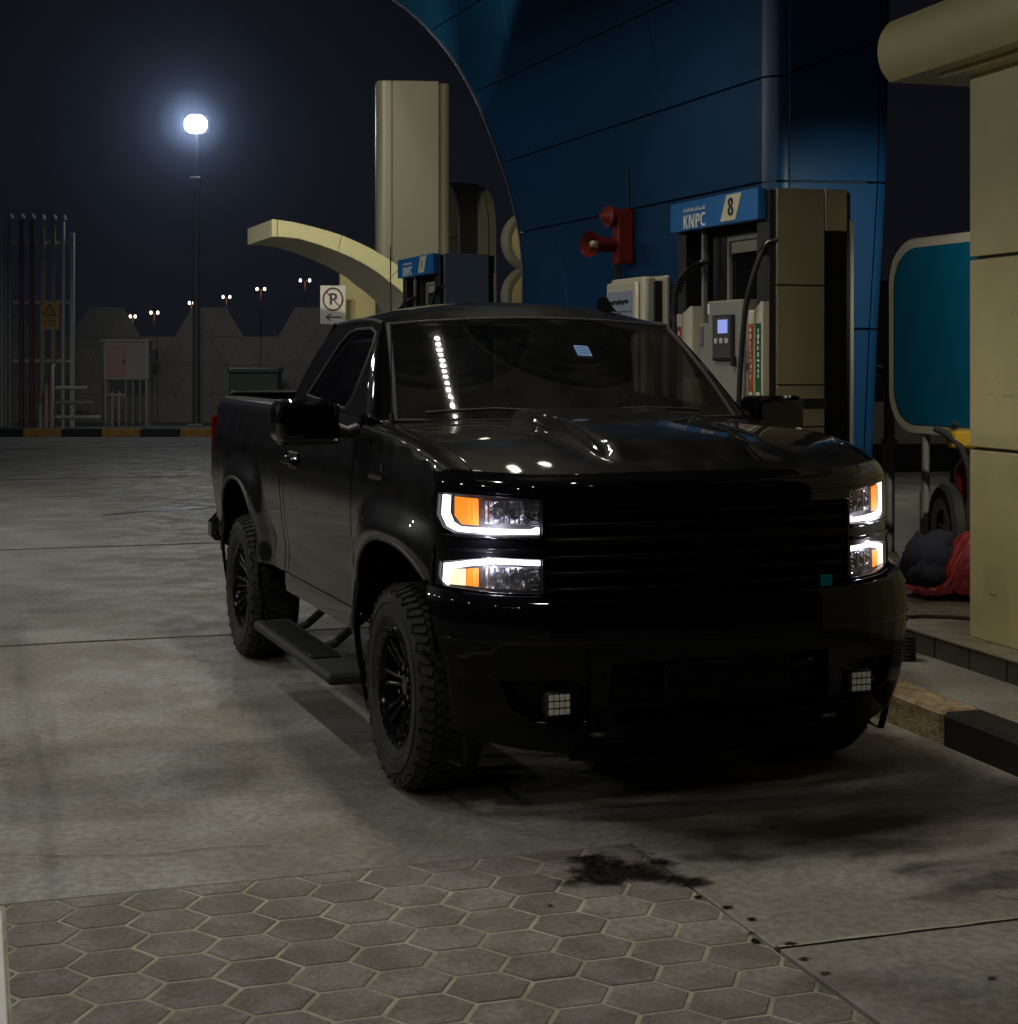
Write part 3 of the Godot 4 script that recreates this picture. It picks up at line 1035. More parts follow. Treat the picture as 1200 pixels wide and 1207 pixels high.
func pump(label: String, T: Transform3D, eight: bool) -> Node3D:
	var t := thing("fuel_pump", label, "fuel pump", T)
	var FL := Basis(Vector3(0, 0, 1), Vector3(0, 1, 0), Vector3(-1, 0, 0))     # text facing -x
	# end cabinet facing the forecourt
	var cab := mats.steel as Material
	if not eight:
		cab = mat(0.24, 0.29, 0.34, 0.25, 0.4)
	part("frame", bb(Vector3(0.0, 0.15, -0.16), Vector3(0.54, 2.72, -0.012), 0.003), mats.black, t)
	var ys := [0.16, 0.75, 1.35, 1.593, 2.169, 2.733]
	if not eight:
		ys = [0.16, 0.75, 1.35, 2.733]
	for i in ys.size() - 1:
		part("end_panel", bb(Vector3(0.04, ys[i] + 0.004, -0.012), Vector3(0.354 if eight else 0.475, ys[i + 1] - 0.004, 0.006), 0.003), cab, t)
	if eight:
		part("end_panel", bb(Vector3(0.36, 2.49, -0.012), Vector3(0.505, 2.733, 0.006), 0.003), cab, t)
		part("dark_panel", bb(Vector3(0.362, 1.36, -0.012), Vector3(0.505, 2.484, 0.004), 0.002), mats.black_gloss, t)
		part("dark_panel", bb(Vector3(0.362, 0.2, -0.012), Vector3(0.505, 1.352, 0.004), 0.002), mats.black_gloss, t)
		part("vent_slot", bb(Vector3(0.2, 1.455, 0.0), Vector3(0.372, 1.515, 0.009), 0.002), mats.black, t)
	part("corner_post", bb(Vector3(0.532, 0.15, -0.03), Vector3(0.558, 2.555, -0.004), 0.004), mats.cream_gloss, t)
	part("top", bb(Vector3(0.005, 2.56, -1.2), Vector3(0.54, 2.725, -0.17), 0.006), mats.black, t)
	part("body", bb(Vector3(0.12, 0.15, -1.17), Vector3(0.5, 2.555, -0.165), 0.004), mats.black, t)
	part("far_column", bb(Vector3(0.0, 0.15, -1.2), Vector3(0.11, 2.555, -1.09), 0.006), mats.black, t)
	part("rail", bb(Vector3(0.03, 0.9, -0.93), Vector3(0.06, 2.555, -0.9), 0.004), mats.gray_plastic, t)
	part("rail", bb(Vector3(0.03, 0.9, -0.84), Vector3(0.06, 2.555, -0.82), 0.004), mats.black_gloss, t)
	# display window
	var wf := MB.new()
	wf.box(Vector3(0.1, 2.475, -0.4), Vector3(0.05, 0.025, 0.54), 0.003)
	wf.box(Vector3(0.1, 1.98, -0.4), Vector3(0.05, 0.025, 0.54), 0.003)
	wf.box(Vector3(0.1, 2.23, -0.66), Vector3(0.05, 0.48, 0.022), 0.003)
	wf.box(Vector3(0.1, 2.23, -0.14), Vector3(0.05, 0.48, 0.022), 0.003)
	part("window_frame", wf, mats.gray_plastic, t)
	part("window_pane", bb(Vector3(0.1, 1.99, -0.648), Vector3(0.112, 2.46, -0.152), 0.0), mats.black_gloss, t)
	part("pane_reflection", bb(Vector3(0.092, 2.39, -0.645), Vector3(0.099, 2.458, -0.155), 0.0), mat(0.3, 0.27, 0.19, 0.5), t)  # cream strip painted in for a reflection at the top of the pane
	# sign on top facing the lane
	var sg := part("sign_board", bb(Vector3(-0.055, 2.55, -1.195), Vector3(0.0, 2.732, -0.05), 0.004), mats.blue_sign, t)
	var wl := mat(0.72, 0.72, 0.68, 0.5)
	label_text("KNPC", 0.085, wl, sg, Transform3D(FL * Basis.from_scale(Vector3(1.0, 1, 1)), Vector3(-0.057, 2.602, -0.855)))
	var sc := MB.new()
	rng.seed = 5
	for k in 15:
		var z := -1.0 + 0.02 * k
		var hh := rng.randf_range(0.006, 0.022)
		sc.box(Vector3(-0.0565, 2.672 + hh * 0.4, z), Vector3(0.003, hh, 0.006), 0.0)
		sc.box(Vector3(-0.0565, 2.67, z + 0.008), Vector3(0.003, 0.005, 0.016), 0.0)
	part("lettering", sc, wl, sg)
	var pl := MB.new()
	pl.prism(pv([-0.505, 2.568, -0.315, 2.568, -0.235, 2.722, -0.425, 2.722]), 0.056, 0.059, Transform3D(Basis(Vector3(0, 0, 1), Vector3(0, 1, 0), Vector3(-1, 0, 0)), Vector3.ZERO))
	part("number_plate", pl, mat(0.6, 0.58, 0.42, 0.5), sg)
	if eight:
		label_text("8", 0.105, mats.black, sg, Transform3D(FL, Vector3(-0.06, 2.646, -0.37)), "numeral")
	else:
		part("numeral", bx(Vector3(-0.06, 2.645, -0.37), Vector3(0.003, 0.08, 0.014), 0.0), mats.black, sg)
	# card and payment panel
	var pp := MB.new()
	pp.prism(pv([-0.91, 1.0, -0.335, 1.0, -0.335, 2.1, -0.785, 2.1, -0.785, 1.965, -0.91, 1.965]), -0.1, 0.0, Transform3D(Basis(Vector3(0, 0, 1), Vector3(0, 1, 0), Vector3(-1, 0, 0)), Vector3.ZERO), 0.008)
	var pay := part("payment_panel", pp, mats.gray_plastic, t)
	part("keypad_frame", bb(Vector3(-0.02, 1.735, -0.685), Vector3(-0.001, 2.012, -0.425), 0.004), mats.black, pay)
	part("keypad_plate", bb(Vector3(-0.026, 1.75, -0.67), Vector3(-0.02, 2.0, -0.44), 0.002), mat(0.06, 0.06, 0.065, 0.4), pay)
	part("screen", bb(Vector3(-0.029, 1.9, -0.595), Vector3(-0.026, 1.982, -0.475), 0.0), glow(0.30, 0.36, 0.85, 0.75), pay)
	for k in 3:
		part("button", bb(Vector3(-0.031, 1.838, -0.64 + 0.068 * k), Vector3(-0.026, 1.87, -0.602 + 0.068 * k), 0.002), mat(0.5, 0.5, 0.52, 0.5), pay)
	part("latch", bb(Vector3(-0.03, 1.7, -0.43), Vector3(-0.001, 1.76, -0.405), 0.002), mats.black, pay)
	part("tag", bb(Vector3(-0.006, 2.02, -0.775), Vector3(-0.001, 2.085, -0.745), 0.0), mats.white, pay)
	part("handle", bb(Vector3(-0.012, 1.83, -0.88), Vector3(-0.001, 1.95, -0.84), 0.003), mats.gray_steel, pay)
	# printer slot column with small buttons between the hose and the nozzle holder
	var cl := part("card_column", bb(Vector3(0.02, 1.25, -0.325), Vector3(0.11, 2.0, -0.2), 0.004), mats.gray_plastic, t)
	for k in 4:
		part("slot", bb(Vector3(0.012, 1.78 - 0.035 * k, -0.31), Vector3(0.02, 1.8 - 0.035 * k, -0.215), 0.002), mats.gray_steel, cl)
	part("pinpad", bb(Vector3(0.01, 1.68, -0.31), Vector3(0.02, 1.72, -0.215), 0.002), mats.black, cl)
	# nozzle holders
	for side in 2:
		var z0 := -0.185 if side == 0 else -1.13
		var z1 := -0.015 if side == 0 else -0.915
		var h := MB.new()
		h.prism(pv([z0, 1.25, z1, 1.25, z1, 2.075, z1 - 0.03, 2.075, z0 + 0.07, 2.03, z0, 2.03]), -0.1, 0.045, Transform3D(Basis(Vector3(0, 0, 1), Vector3(0, 1, 0), Vector3(-1, 0, 0)), Vector3.ZERO), 0.008)
		var hold := part("nozzle_holder", h, mats.cream_gloss, t)
		part("groove", bb(Vector3(-0.047, 1.27, z0 + 0.085), Vector3(-0.044, 2.03, z0 + 0.094), 0.0), mats.gray_plastic, hold)
		var base := part("holder_base", bb(Vector3(-0.045, 1.06, z0), Vector3(0.05, 1.24, z1), 0.008), mats.cream_gloss, t)
		for q in 2:
			part("knob", bx(Vector3(-0.05, 1.17, z0 + 0.05 + 0.08 * q), Vector3(0.014, 0.028, 0.022), 0.004), mats.black, base)
		var tags := [[mat(0.42, 0.1, 0.012, 0.5), 0.008, 0.07], [mat(0.012, 0.09, 0.03, 0.5), 0.098, 0.158]] if side == 0 else [[mat(0.45, 0.012, 0.02, 0.5), 0.01, 0.075]]
		for tg in tags:
			part("grade_label", bb(Vector3(-0.0475, 1.5 if side == 0 else 1.6, z0 + tg[1]), Vector3(-0.0445, 1.95 if side == 0 else 1.95, z0 + tg[2]), 0.0), tg[0], hold)
			var wr := MB.new()
			var y := 1.92
			while y > 1.64:
				var hh := rng.randf_range(0.012, 0.03)
				wr.box(Vector3(-0.0485, y - hh * 0.5, z0 + (tg[1] + tg[2]) * 0.5 + rng.randf_range(-0.004, 0.004)), Vector3(0.002, hh, rng.randf_range(0.008, 0.026)), 0.0)
				y -= hh + rng.randf_range(0.006, 0.016)
			if side == 0:
				wr.box(Vector3(-0.0485, 1.53, z0 + (tg[1] + tg[2]) * 0.5), Vector3(0.002, 0.045, 0.04), 0.0)
			part("lettering", wr, wl, hold)
	# hoses
	for side in 2:
		var hp := MB.new()
		var pts := []
		var ctrl := [Vector3(0.05, 2.43, 0.0), Vector3(0.0, 2.405, -0.035), Vector3(-0.06, 2.31, -0.03), Vector3(-0.1, 2.175, -0.045), Vector3(-0.11, 2.03, -0.095), Vector3(-0.11, 1.86, -0.13), Vector3(-0.11, 1.66, -0.16), Vector3(-0.11, 1.53, -0.17), Vector3(-0.11, 1.2, -0.2), Vector3(-0.1, 0.8, -0.2), Vector3(-0.08, 0.62, -0.26), Vector3(-0.05, 0.9, -0.17), Vector3(-0.05, 1.28, -0.13)]
		if side == 1:
			ctrl = [Vector3(0.05, 2.36, -0.84), Vector3(-0.02, 2.333, -0.884), Vector3(-0.06, 2.285, -0.99), Vector3(-0.1, 2.165, -1.02), Vector3(-0.1, 2.03, -1.056), Vector3(-0.1, 1.9, -1.044), Vector3(-0.1, 1.2, -1.1), Vector3(-0.1, 0.8, -1.15), Vector3(-0.07, 0.7, -1.05), Vector3(-0.05, 1.25, -1.0)]
		var cv := Curve3D.new()
		for i in ctrl.size():
			var tn: Vector3 = (ctrl[mini(i + 1, ctrl.size() - 1)] - ctrl[maxi(i - 1, 0)]) * 0.17
			cv.add_point(ctrl[i], -tn, tn)
		for p in cv.tessellate(4, 4):
			pts.append(p)
		hp.tube(pts, 0.017, 10)
		var hose := part("hose", hp, mats.rubber, t)
		var sw := MB.new()
		sw.tube([ctrl[1].lerp(ctrl[0], 0.4), ctrl[1], ctrl[2].lerp(ctrl[1], 0.4)], 0.024, 10)
		part("swivel", sw, mats.black_gloss, hose)
		if side == 1:
			var wp := MB.new()
			for k in 6:
				wp.box(Vector3(-0.075 - 0.004 * k, 2.255 - 0.018 * k, -1.0 - 0.005 * k), Vector3(0.06, 0.014, 0.06), 0.005)
			part("hose_wrap", wp, mats.black, hose)
	return t

func make_far_structures() -> void:
	# tall sign pylon with rounded edges
	var t := thing("sign_pylon", "tall cream pylon slab with two dark vertical grooves", "pylon", Transform3D(Basis(Vector3.UP, deg_to_rad(6)), Vector3(-1.28, 0, -22.2)))
	var cw := mat(0.17, 0.162, 0.132, 0.42)
	for seg in [[-0.5, -0.295], [-0.283, 0.335], [0.347, 0.5]]:
		var pr := PackedVector2Array()
		var a0: float = seg[0]
		var a1: float = seg[1]
		if a0 < -0.49:
			for k in 9:
				var a := PI * 0.5 + PI * 0.5 * k / 8.0
				pr.append(Vector2(a0 + 0.12 + 0.12 * cos(a), -0.12 + 0.12 * sin(a)))
			pr.append_array(pv([a0, -0.6, a1, -0.6, a1, 0.0]))
		elif a1 > 0.49:
			for k in 9:
				var a := PI * 0.5 * k / 8.0
				pr.append(Vector2(a1 - 0.12 + 0.12 * cos(a), -0.12 + 0.12 * sin(a)))
			pr.append_array(pv([a1, -0.6, a0, -0.6, a0, 0.0]))
			pr.reverse()
		else:
			pr = pv([a0, 0, a0, -0.6, a1, -0.6, a1, 0])
		var m := MB.new()
		m.prism(pr, 0.0, 5.5 if a0 < 0 else 5.47, Transform3D(Basis(Vector3(1, 0, 0), Vector3(0, 0, 1), Vector3(0, 1, 0)), Vector3.ZERO), 0.012, true)
		part("face_panel", m, cw, t)
	part("core", bb(Vector3(-0.46, 0, -0.58), Vector3(0.46, 5.45, -0.03), 0.0), mats.dark_joint, t)
	# rounded slab just right of the pylon
	var r := thing("rounded_pylon", "shorter cream slab with a rounded top, tucked behind the tall pylon", "pylon", Transform3D(Basis(Vector3.UP, deg_to_rad(22)), Vector3(-0.42, 0, -24.0)))
	var pf := PackedVector2Array()
	for k in 15:
		var a := PI * k / 14.0
		pf.append(Vector2(-0.62 + 0.62 * cos(a), 3.66 + 0.72 * sin(a)))
	pf.append_array(pv([-1.24, 0.0, 0.0, 0.0]))
	for q in [[-0.33, -0.05], [-0.035, 0.13], [0.145, 0.27]]:
		var m := MB.new()
		m.prism(pf if q[0] < 0.1 else MB.inset(pf, 0.05), -q[1], -q[0], Transform3D(Basis(Vector3(0, 0, 1), Vector3(0, 1, 0), Vector3(-1, 0, 0)), Vector3.ZERO), 0.02, true)
		part("slab_layer", m, cw, r)
	var sm := MB.new()
	sm.box(Vector3(-0.332, 3.53, -0.62), Vector3(0.006, 0.025, 1.2), 0.0)
	part("joint", sm, mats.dark_joint, r)
	for y in [3.15, 2.5]:
		var d := thing("round_panel", ("upper" if y > 3 else "lower") + " cream disc showing behind the far edge of the blue arch", "panel", Transform3D(Basis(Vector3.UP, deg_to_rad(-70)), Vector3(0.27, y - 0.36, -19.6)), "cream discs behind the arch")
		var m := MB.new()
		m.lathe([Vector2(-0.1, 0.3), Vector2(-0.1, 0.345), Vector2(-0.06, 0.37), Vector2(0.06, 0.37), Vector2(0.1, 0.345), Vector2(0.1, 0.3)], 36, Transform3D(Basis(), Vector3(0, 0.36, 0)))
		part("rim", m, cw, d)
		var f := MB.new()
		f.lathe([Vector2(-0.085, 0.001), Vector2(-0.085, 0.3)], 36, Transform3D(Basis(), Vector3(0, 0.36, 0)))
		f.lathe([Vector2(0.085, 0.3), Vector2(0.085, 0.001)], 36, Transform3D(Basis(), Vector3(0, 0.36, 0)))
		part("face", f, mats.cream, d)
		part("stem", bx(Vector3(0, -1.1 if y > 3 else -0.9, 0), Vector3(0.1, 2.2 if y > 3 else 1.8, 0.1), 0.01), mats.galv, d)
	# curved cantilever arm of the next island
	var arm := thing("cantilever_arm", "curved cream cantilever roof arm sweeping down behind the far pump", "canopy", Transform3D(Basis(Vector3.UP, deg_to_rad(20.3)), Vector3(-2.866, 0, -20.0)))
	var U := func(u: float, v: float) -> Vector2:
		# point of the arm's face, which stands across the lane direction through the tip
		var dx := (u - 600.0) / 1950.0
		var c := cos(deg_to_rad(20.3))
		var s := sin(deg_to_rad(20.3))
		var k := (-2.866 * s - 20.0 * c) / (dx * s - c)
		var wx := dx * k
		var lx := (wx + 2.866) * c - (-k + 20.0) * s
		return Vector2(lx, 1.73 - (v - 426.0) / 1950.0 * k)
	var topl := [[320.5, 258], [327.5, 258.5], [345, 261], [362, 265], [383, 270.5], [403.5, 277], [421, 284.5], [438, 292.7], [456, 303.5], [473, 315], [485, 325], [500, 341], [515, 362], [528, 390]]
	var botl := [[320.5, 279.4], [327.5, 279.6], [341, 280.5], [353, 282], [377, 289], [398.7, 297], [416, 304.5], [432, 313], [446, 322], [457, 331], [469, 340], [481, 351], [494, 370], [504, 396]]
	var segs := [[0, 1], [1, 5], [5, 9], [9, 13]]
	var cream_arm := mat(0.6, 0.58, 0.36, 0.45)
	for sgm in segs:
		var poly := PackedVector2Array()
		for i in range(sgm[0], sgm[1] + 1):
			poly.append(U.call(topl[i][0], topl[i][1]))
		for i in range(sgm[1], sgm[0] - 1, -1):
			poly.append(U.call(botl[i][0], botl[i][1]))
		var m := MB.new()
		m.prism(MB.inset(poly, 0.004), -0.05, 0.0, Transform3D(), 0.006, true)
		part("face_panel", m, cream_arm, arm)
	var body := PackedVector2Array()
	for p in topl:
		body.append(U.call(p[0], p[1]))
	for i in range(botl.size() - 1, -1, -1):
		body.append(U.call(botl[i][0], botl[i][1]))
	var bm := MB.new()
	bm.prism(MB.inset(body, 0.006), -1.5, -0.052, Transform3D(), 0.0, true)
	part("roof_shell", bm, mat(0.42, 0.4, 0.3, 0.5), arm)
	var low := thing("low_block", "plain cream wall block under the curved cantilever arm", "wall", Transform3D(Basis(Vector3.UP, deg_to_rad(3)), Vector3(-1.9, 0, -24.6)))
	part("block", bb(Vector3(-0.62, 0, -1.0), Vector3(0.9, 3.05, 0), 0.02), mats.cream, low)
	part("cap", bb(Vector3(-0.64, 3.05, -1.02), Vector3(0.92, 3.09, 0.02), 0.01), mats.cream, low)
	# floodlights added out of view to brighten the pylon and the arm
	for q in [[Vector3(-3.9, 6.2, -13.6), "left"], [Vector3(-2.7, 6.2, -13.2), "middle"], [Vector3(-0.6, 6.0, -14.0), "right"]]:
		var f := thing("added_floodlight", "%s floodlight out of view, put in to light the far island" % q[1], "added_floodlight", Transform3D(Basis(Vector3.UP, deg_to_rad(0)), q[0]), "added floodlights aimed at the far island")
		part("housing", bx(Vector3(0, 0.05, 0.1), Vector3(0.4, 0.3, 0.14), 0.02), mats.black, f)
		part("lamp", bx(Vector3(0, 0.05, 0.026), Vector3(0.34, 0.24, 0.008), 0.0), glow(1, 0.95, 0.75, 6.0), f)
		part("bracket", bb(Vector3(-0.02, 0.2, 0.08), Vector3(0.02, 6.9 - (q[0] as Vector3).y, 0.12), 0.004), mats.black, f)
		var s := SpotLight3D.new()
		s.name = "lamp_light"
		f.add_child(s, true)
		s.position = Vector3(0, 0.05, -0.03)
		s.rotation_degrees = Vector3(-17, -5, 0)
		s.spot_angle = 25
		s.spot_angle_attenuation = 0.5
		s.light_energy = 19.0 if q[1] != "right" else 3.5
		s.light_color = Color(1.0, 0.92, 0.66).linear_to_srgb()
		s.light_size = 0.15
		s.spot_range = 80
		s.spot_attenuation = 2.0
		s.shadow_enabled = true
	var lane := thing("added_lane_lamp", "added lamp out of view behind the blue arch, put in to light the lane beyond", "lamp post", Transform3D(Basis(), Vector3(3.95, 0, -21.0)))  # added lamp, unseen, put in to light the ground past the arch
	var lpm := MB.new()
	lpm.tube([Vector3(0, 0, 0), Vector3(0, 5.0, 0)], [0.08, 0.06], 10)
	part("pole", lpm, mats.post, lane)
	part("housing", bx(Vector3(0, 5.06, 0.1), Vector3(0.3, 0.1, 0.5), 0.02), mats.black, lane)
	downlight(lane, Vector3(0, 5.0, 0.15), 6.0, Color(1.0, 0.95, 0.82), 75.0, 0.4)
	# siren and horn on the arch
	var hs := thing("siren", "red alarm siren with a flared horn fixed to the blue arch", "siren", S * Transform3D(Basis(), Vector3(2.544, 2.5, -5.55)))
	part("bracket", bb(Vector3(-0.14, 0.0, 0.0), Vector3(-0.004, 0.43, 0.12), 0.01), mats.red, hs)
	var SX := Transform3D(Basis(Vector3(0, 0, -1), Vector3(0, 1, 0), Vector3(1, 0, 0)), Vector3.ZERO)   # lathe axis towards -z
	var TH := Transform3D(Basis.from_euler(Vector3(0, deg_to_rad(0), 0)), Vector3(-0.16, 0.145, 0.05)) * Transform3D(SX.basis.rotated(Vector3.UP, deg_to_rad(112)).scaled_local(Vector3(0.66, 1, 1)), Vector3.ZERO)
	var hn := MB.new()
	hn.lathe([Vector2(-0.06, 0.002), Vector2(-0.06, 0.055), Vector2(0.05, 0.06), Vector2(0.2, 0.06), Vector2(0.3, 0.07), Vector2(0.37, 0.1), Vector2(0.385, 0.105), Vector2(0.375, 0.095), Vector2(0.3, 0.06), Vector2(0.22, 0.03), Vector2(0.2, 0.002)], 24, TH)
	part("horn", hn, mats.red, hs)
	var cn := MB.new()
	cn.lathe([Vector2(0.21, 0.03), Vector2(0.34, 0.028), Vector2(0.36, 0.015), Vector2(0.365, 0.001)], 16, TH)
	part("horn_core", cn, mats.cream_gloss, hs)
	var st := MB.new()
	var TS := Transform3D(SX.basis.rotated(Vector3.UP, deg_to_rad(100)), Vector3(-0.12, 0.37, 0.05))
	st.lathe([Vector2(-0.05, 0.002), Vector2(-0.05, 0.06), Vector2(0.06, 0.06), Vector2(0.06, 0.085), Vector2(0.09, 0.085), Vector2(0.1, 0.06), Vector2(0.14, 0.035), Vector2(0.16, 0.002)], 20, TS)
	part("strobe", st, mats.red, hs)
	var cd := MB.new()
	for k in 3:
		var o := 0.035 * k
		cd.tube([Vector3(-0.05, 0.3, -0.06 - o), Vector3(-0.06, 0.1, -0.06 - o), Vector3(-0.05, -0.12, -0.05 - o), Vector3(-0.03, -0.4, -0.02 - o)], 0.008, 6)
	cd.tube([Vector3(-0.008, 0.43, 0.03), Vector3(-0.008, 0.75, 0.02)], 0.007, 6)
	part("conduit", cd, mats.black, hs)
	# fuel card kiosk
	var ko := thing("payment_kiosk", "cream payment kiosk with a bluish printed front between the roof and the blue arch", "kiosk", S * Transform3D(Basis(), Vector3(2.1, 0.15, -5.1)) * Transform3D(Basis.from_scale(Vector3(1, 1, 0.86)), Vector3.ZERO))
	part("cabinet", bb(Vector3(0.1, 0.0, 0.0), Vector3(0.2, 2.2, 0.66), 0.012), mats.cream_gloss, ko)
	part("front_bezel", bb(Vector3(0.06, 0.2, 0.0), Vector3(0.1, 2.17, 0.6), 0.012), mats.cream_gloss, ko)
	part("side_panel", bb(Vector3(0.26, 0.0, 0.1), Vector3(0.3, 2.21, 0.72), 0.012), mats.cream_gloss, ko)
	part("spine", bb(Vector3(0.2, 0.0, 0.05), Vector3(0.26, 2.17, 0.66), 0.004), mats.black, ko)
	var po := part("poster", bb(Vector3(0.056, 1.2, 0.04), Vector3(0.0598, 2.1, 0.55), 0.0), mat(0.3, 0.34, 0.45, 0.5), ko)
	var wr := MB.new()
	rng.seed = 13
	for k in 16:
		wr.box(Vector3(0.0545, 2.02 + rng.randf_range(-0.006, 0.006), 0.11 + 0.024 * k), Vector3(0.003, rng.randf_range(0.018, 0.04), 0.015), 0.0)
	part("lettering", wr, mats.black, po)
	part("print_stripe", bb(Vector3(0.053, 1.2, 0.24), Vector3(0.0559, 1.95, 0.31), 0.0), mat(0.3, 0.03, 0.08, 0.5), po)
	part("print_rule", bb(Vector3(0.053, 1.945, 0.04), Vector3(0.0559, 1.955, 0.55), 0.0), mat(0.1, 0.12, 0.25, 0.5), po)
	var ar := MB.new()
	for z in [0.12, 0.43]:
		var pts := []
		for k in 13:
			var a := PI * k / 12.0
			pts.append(Vector3(0.052, 1.8 + 0.09 * sin(a), z + 0.05 * cos(a)))
		ar.tube(pts, 0.008, 6)
		ar.box(Vector3(0.053, 1.76, z), Vector3(0.006, 0.09, 0.05), 0.002)
	part("print_emblem", ar, mats.white, po)

func make_left_things() -> void:
	# lamp post
	var lp := thing("lamp_post", "tall lamp post with a single white flood lamp, beside the boundary wall", "lamp post", Transform3D(Basis(), Vector3(-7.75, 0.15, -41.0)))
	var pm := MB.new()
	pm.tube([Vector3(0, 0, 0), Vector3(0, 3.0, 0), Vector3(0, 5.9, 0)], [0.095, 0.085, 0.07], 14)
	part("pole", pm, mats.post, lp)
	part("base_plate", bx(Vector3(0, 0.02, 0), Vector3(0.4, 0.04, 0.4), 0.01), mats.galv, lp)
	part("collar", bx(Vector3(0, 6.0, 0), Vector3(0.3, 0.3, 0.3), 0.03), mats.post, lp)
	var um := MB.new()
	um.tube([Vector3(0, 6.1, 0), Vector3(0, 7.25, 0)], 0.05, 12)
	part("upper_pole", um, mats.post, lp)
	part("lamp_housing", bx(Vector3(0, 7.45, -0.08), Vector3(0.6, 0.46, 0.18), 0.03), mats.black, lp)
	part("lamp", bx(Vector3(0, 7.45, 0.09), Vector3(0.54, 0.44, 0.3), 0.13), glow(0.9, 0.95, 1.0, 40.0), lp)
	spot(lp, Vector3(0, 7.44, 0.27), 10.0, Color(0.85, 0.93, 1.0), 86.0, 0.2)
	(lp.get_child(lp.get_child_count() - 1) as Node3D).rotation_degrees = Vector3(-12, 180, 0)
	for q in [[34.0, 24.0, 18.0, 0.0095], [8.0, 8.0, 5.4, 0.005], [4.8, 4.8, 3.6, 0.008], [2.9, 2.9, 2.2, 0.014], [1.7, 1.7, 1.4, 0.035]]:
		var fg := FogVolume.new()  # nested fog shells shaped to give the lamp its bloom
		fg.name = numbered("lamp_bloom_fog")
		fg.shape = RenderingServer.FOG_VOLUME_SHAPE_ELLIPSOID
		fg.size = Vector3(q[0], q[1], q[2])
		var fm := FogMaterial.new()
		fm.albedo = Color(0.74, 0.82, 1.0)
		fm.density = q[3]
		fg.material = fm
		add_child(fg)
		fg.position = Vector3(-7.75, 7.6, -40.6)
		fg.set_meta("kind", "stuff")
		fg.set_meta("label", "pale bluish fog added to make the bloom round the white flood lamp")
		fg.set_meta("group", "fog for the bloom round the lamp")
		fg.set_meta("category", "haze")
	# far twin street lamps
	var far := [[307.5, 340.6, 9.0, "second from the right, dim orange"], [359.5, 330.5, 11.0, "nearest and tallest, right end of the row"], [156.5, 373, 6.0, "lowest and leftmost of the row"], [182, 368.5, 8.0, "right of the lowest pair"], [225.8, 357, 5.0, "half hidden by the lamp post"], [267, 350, 8.0, "third from the right, white"]]
	for q in far:
		var d := 200.0
		var T := Transform3D(Basis(), Vector3((q[0] - 600.0) / 1950.0 * d, 0, -d))
		var top: float = 1.73 - (q[1] - 426.0) / 1950.0 * d
		var sl := thing("street_lamp", "distant twin street lamp beyond the wall, " + q[3], "street lamp", T, "distant street lamps beyond the wall")
		var hw: float = q[2] * 0.5 / 1950.0 * d
		var po := MB.new()
		po.tube([Vector3(0, 0, 0), Vector3(0, top - 0.1, 0)], [0.16, 0.09], 8)
		part("pole", po, mat(0.05, 0.028, 0.024, 0.7), sl)
		var am := MB.new()
		am.tube([Vector3(-hw, top, 0), Vector3(0, top - 0.12, 0), Vector3(hw, top, 0)], 0.05, 6)
		part("arm", am, mats.galv, sl)
		for s in [-1.0, 1.0]:
			var hd := MB.new()
			hd.lathe([Vector2(-0.14, 0.01), Vector2(-0.12, 0.15), Vector2(0.0, 0.21), Vector2(0.12, 0.15), Vector2(0.14, 0.01)], 10, Transform3D(Basis(), Vector3(s * hw, top, 0)))
			part("lamp", hd, glow(1.0, 0.72, 0.42, 8.0) if q[3].find("white") < 0 else glow(1, 0.95, 0.85, 4.0), sl)
		ground_lamp(sl, Vector3(0, top - 0.55, 0.5), 0.5, Color(1.0, 0.5, 0.25))
	# tank vent pipes in a rack
	var d0 := 39.6
	var vx := func(u: float) -> float: return (u - 600.0) / 1950.0 * d0
	var vp := thing("vent_pipe_rack", "rack of tall tank vent pipes in front of the boundary wall at the left edge", "pipe rack", Transform3D(Basis(), Vector3(-11.3, 0.15, -d0)))
	var pipes := [[42, 206, mats.galv], [88, 206, mat(0.13, 0.035, 0.03, 0.6)], [130, 206, mat(0.13, 0.035, 0.03, 0.6)], [172, 208, mat(0.34, 0.29, 0.2, 0.6)], [217, 208, mat(0.34, 0.28, 0.17, 0.6)], [257, 210, mat(0.42, 0.4, 0.34, 0.5)], [24, 255, mats.galv]]
	for q in pipes:
		var x: float = vx.call(q[0] / 3.45) + 11.3
		var h: float = 1.58 + (426.0 - 200.0 - q[1] / 3.45) / 1950.0 * d0
		var m := MB.new()
		m.tube([Vector3(x, 0, 0), Vector3(x, h, 0)], 0.06 if q[0] < 250 else 0.045, 10)
		var pp := part("pipe", m, q[2], vp)
		if q[1] < 250:
			var c := MB.new()
			c.tube([Vector3(x, h + 0.03, 0), Vector3(x, h + 0.1, 0), Vector3(x, h + 0.16, 0)], [0.085, 0.085, 0.03], 10)
			part("cap", c, mats.galv, pp)
	var fm2 := mat(0.42, 0.42, 0.4, 0.6)
	for u in [8.0, 290.0]:
		var x: float = vx.call(u / 3.45) + 11.3
		part("post", bb(Vector3(x - 0.05, 0, -0.15), Vector3(x + 0.05, 4.66, -0.05), 0.008), fm2, vp)
	for v in [295.0, 538.0, 777.0]:
		var h: float = 1.58 + (426.0 - 200.0 - v / 3.45) / 1950.0 * d0
		part("rail", bb(Vector3(vx.call(-20.0) + 11.3, h - 0.04, -0.149), Vector3(vx.call(84.0) + 11.3, h + 0.03, -0.08), 0.006), fm2, vp)
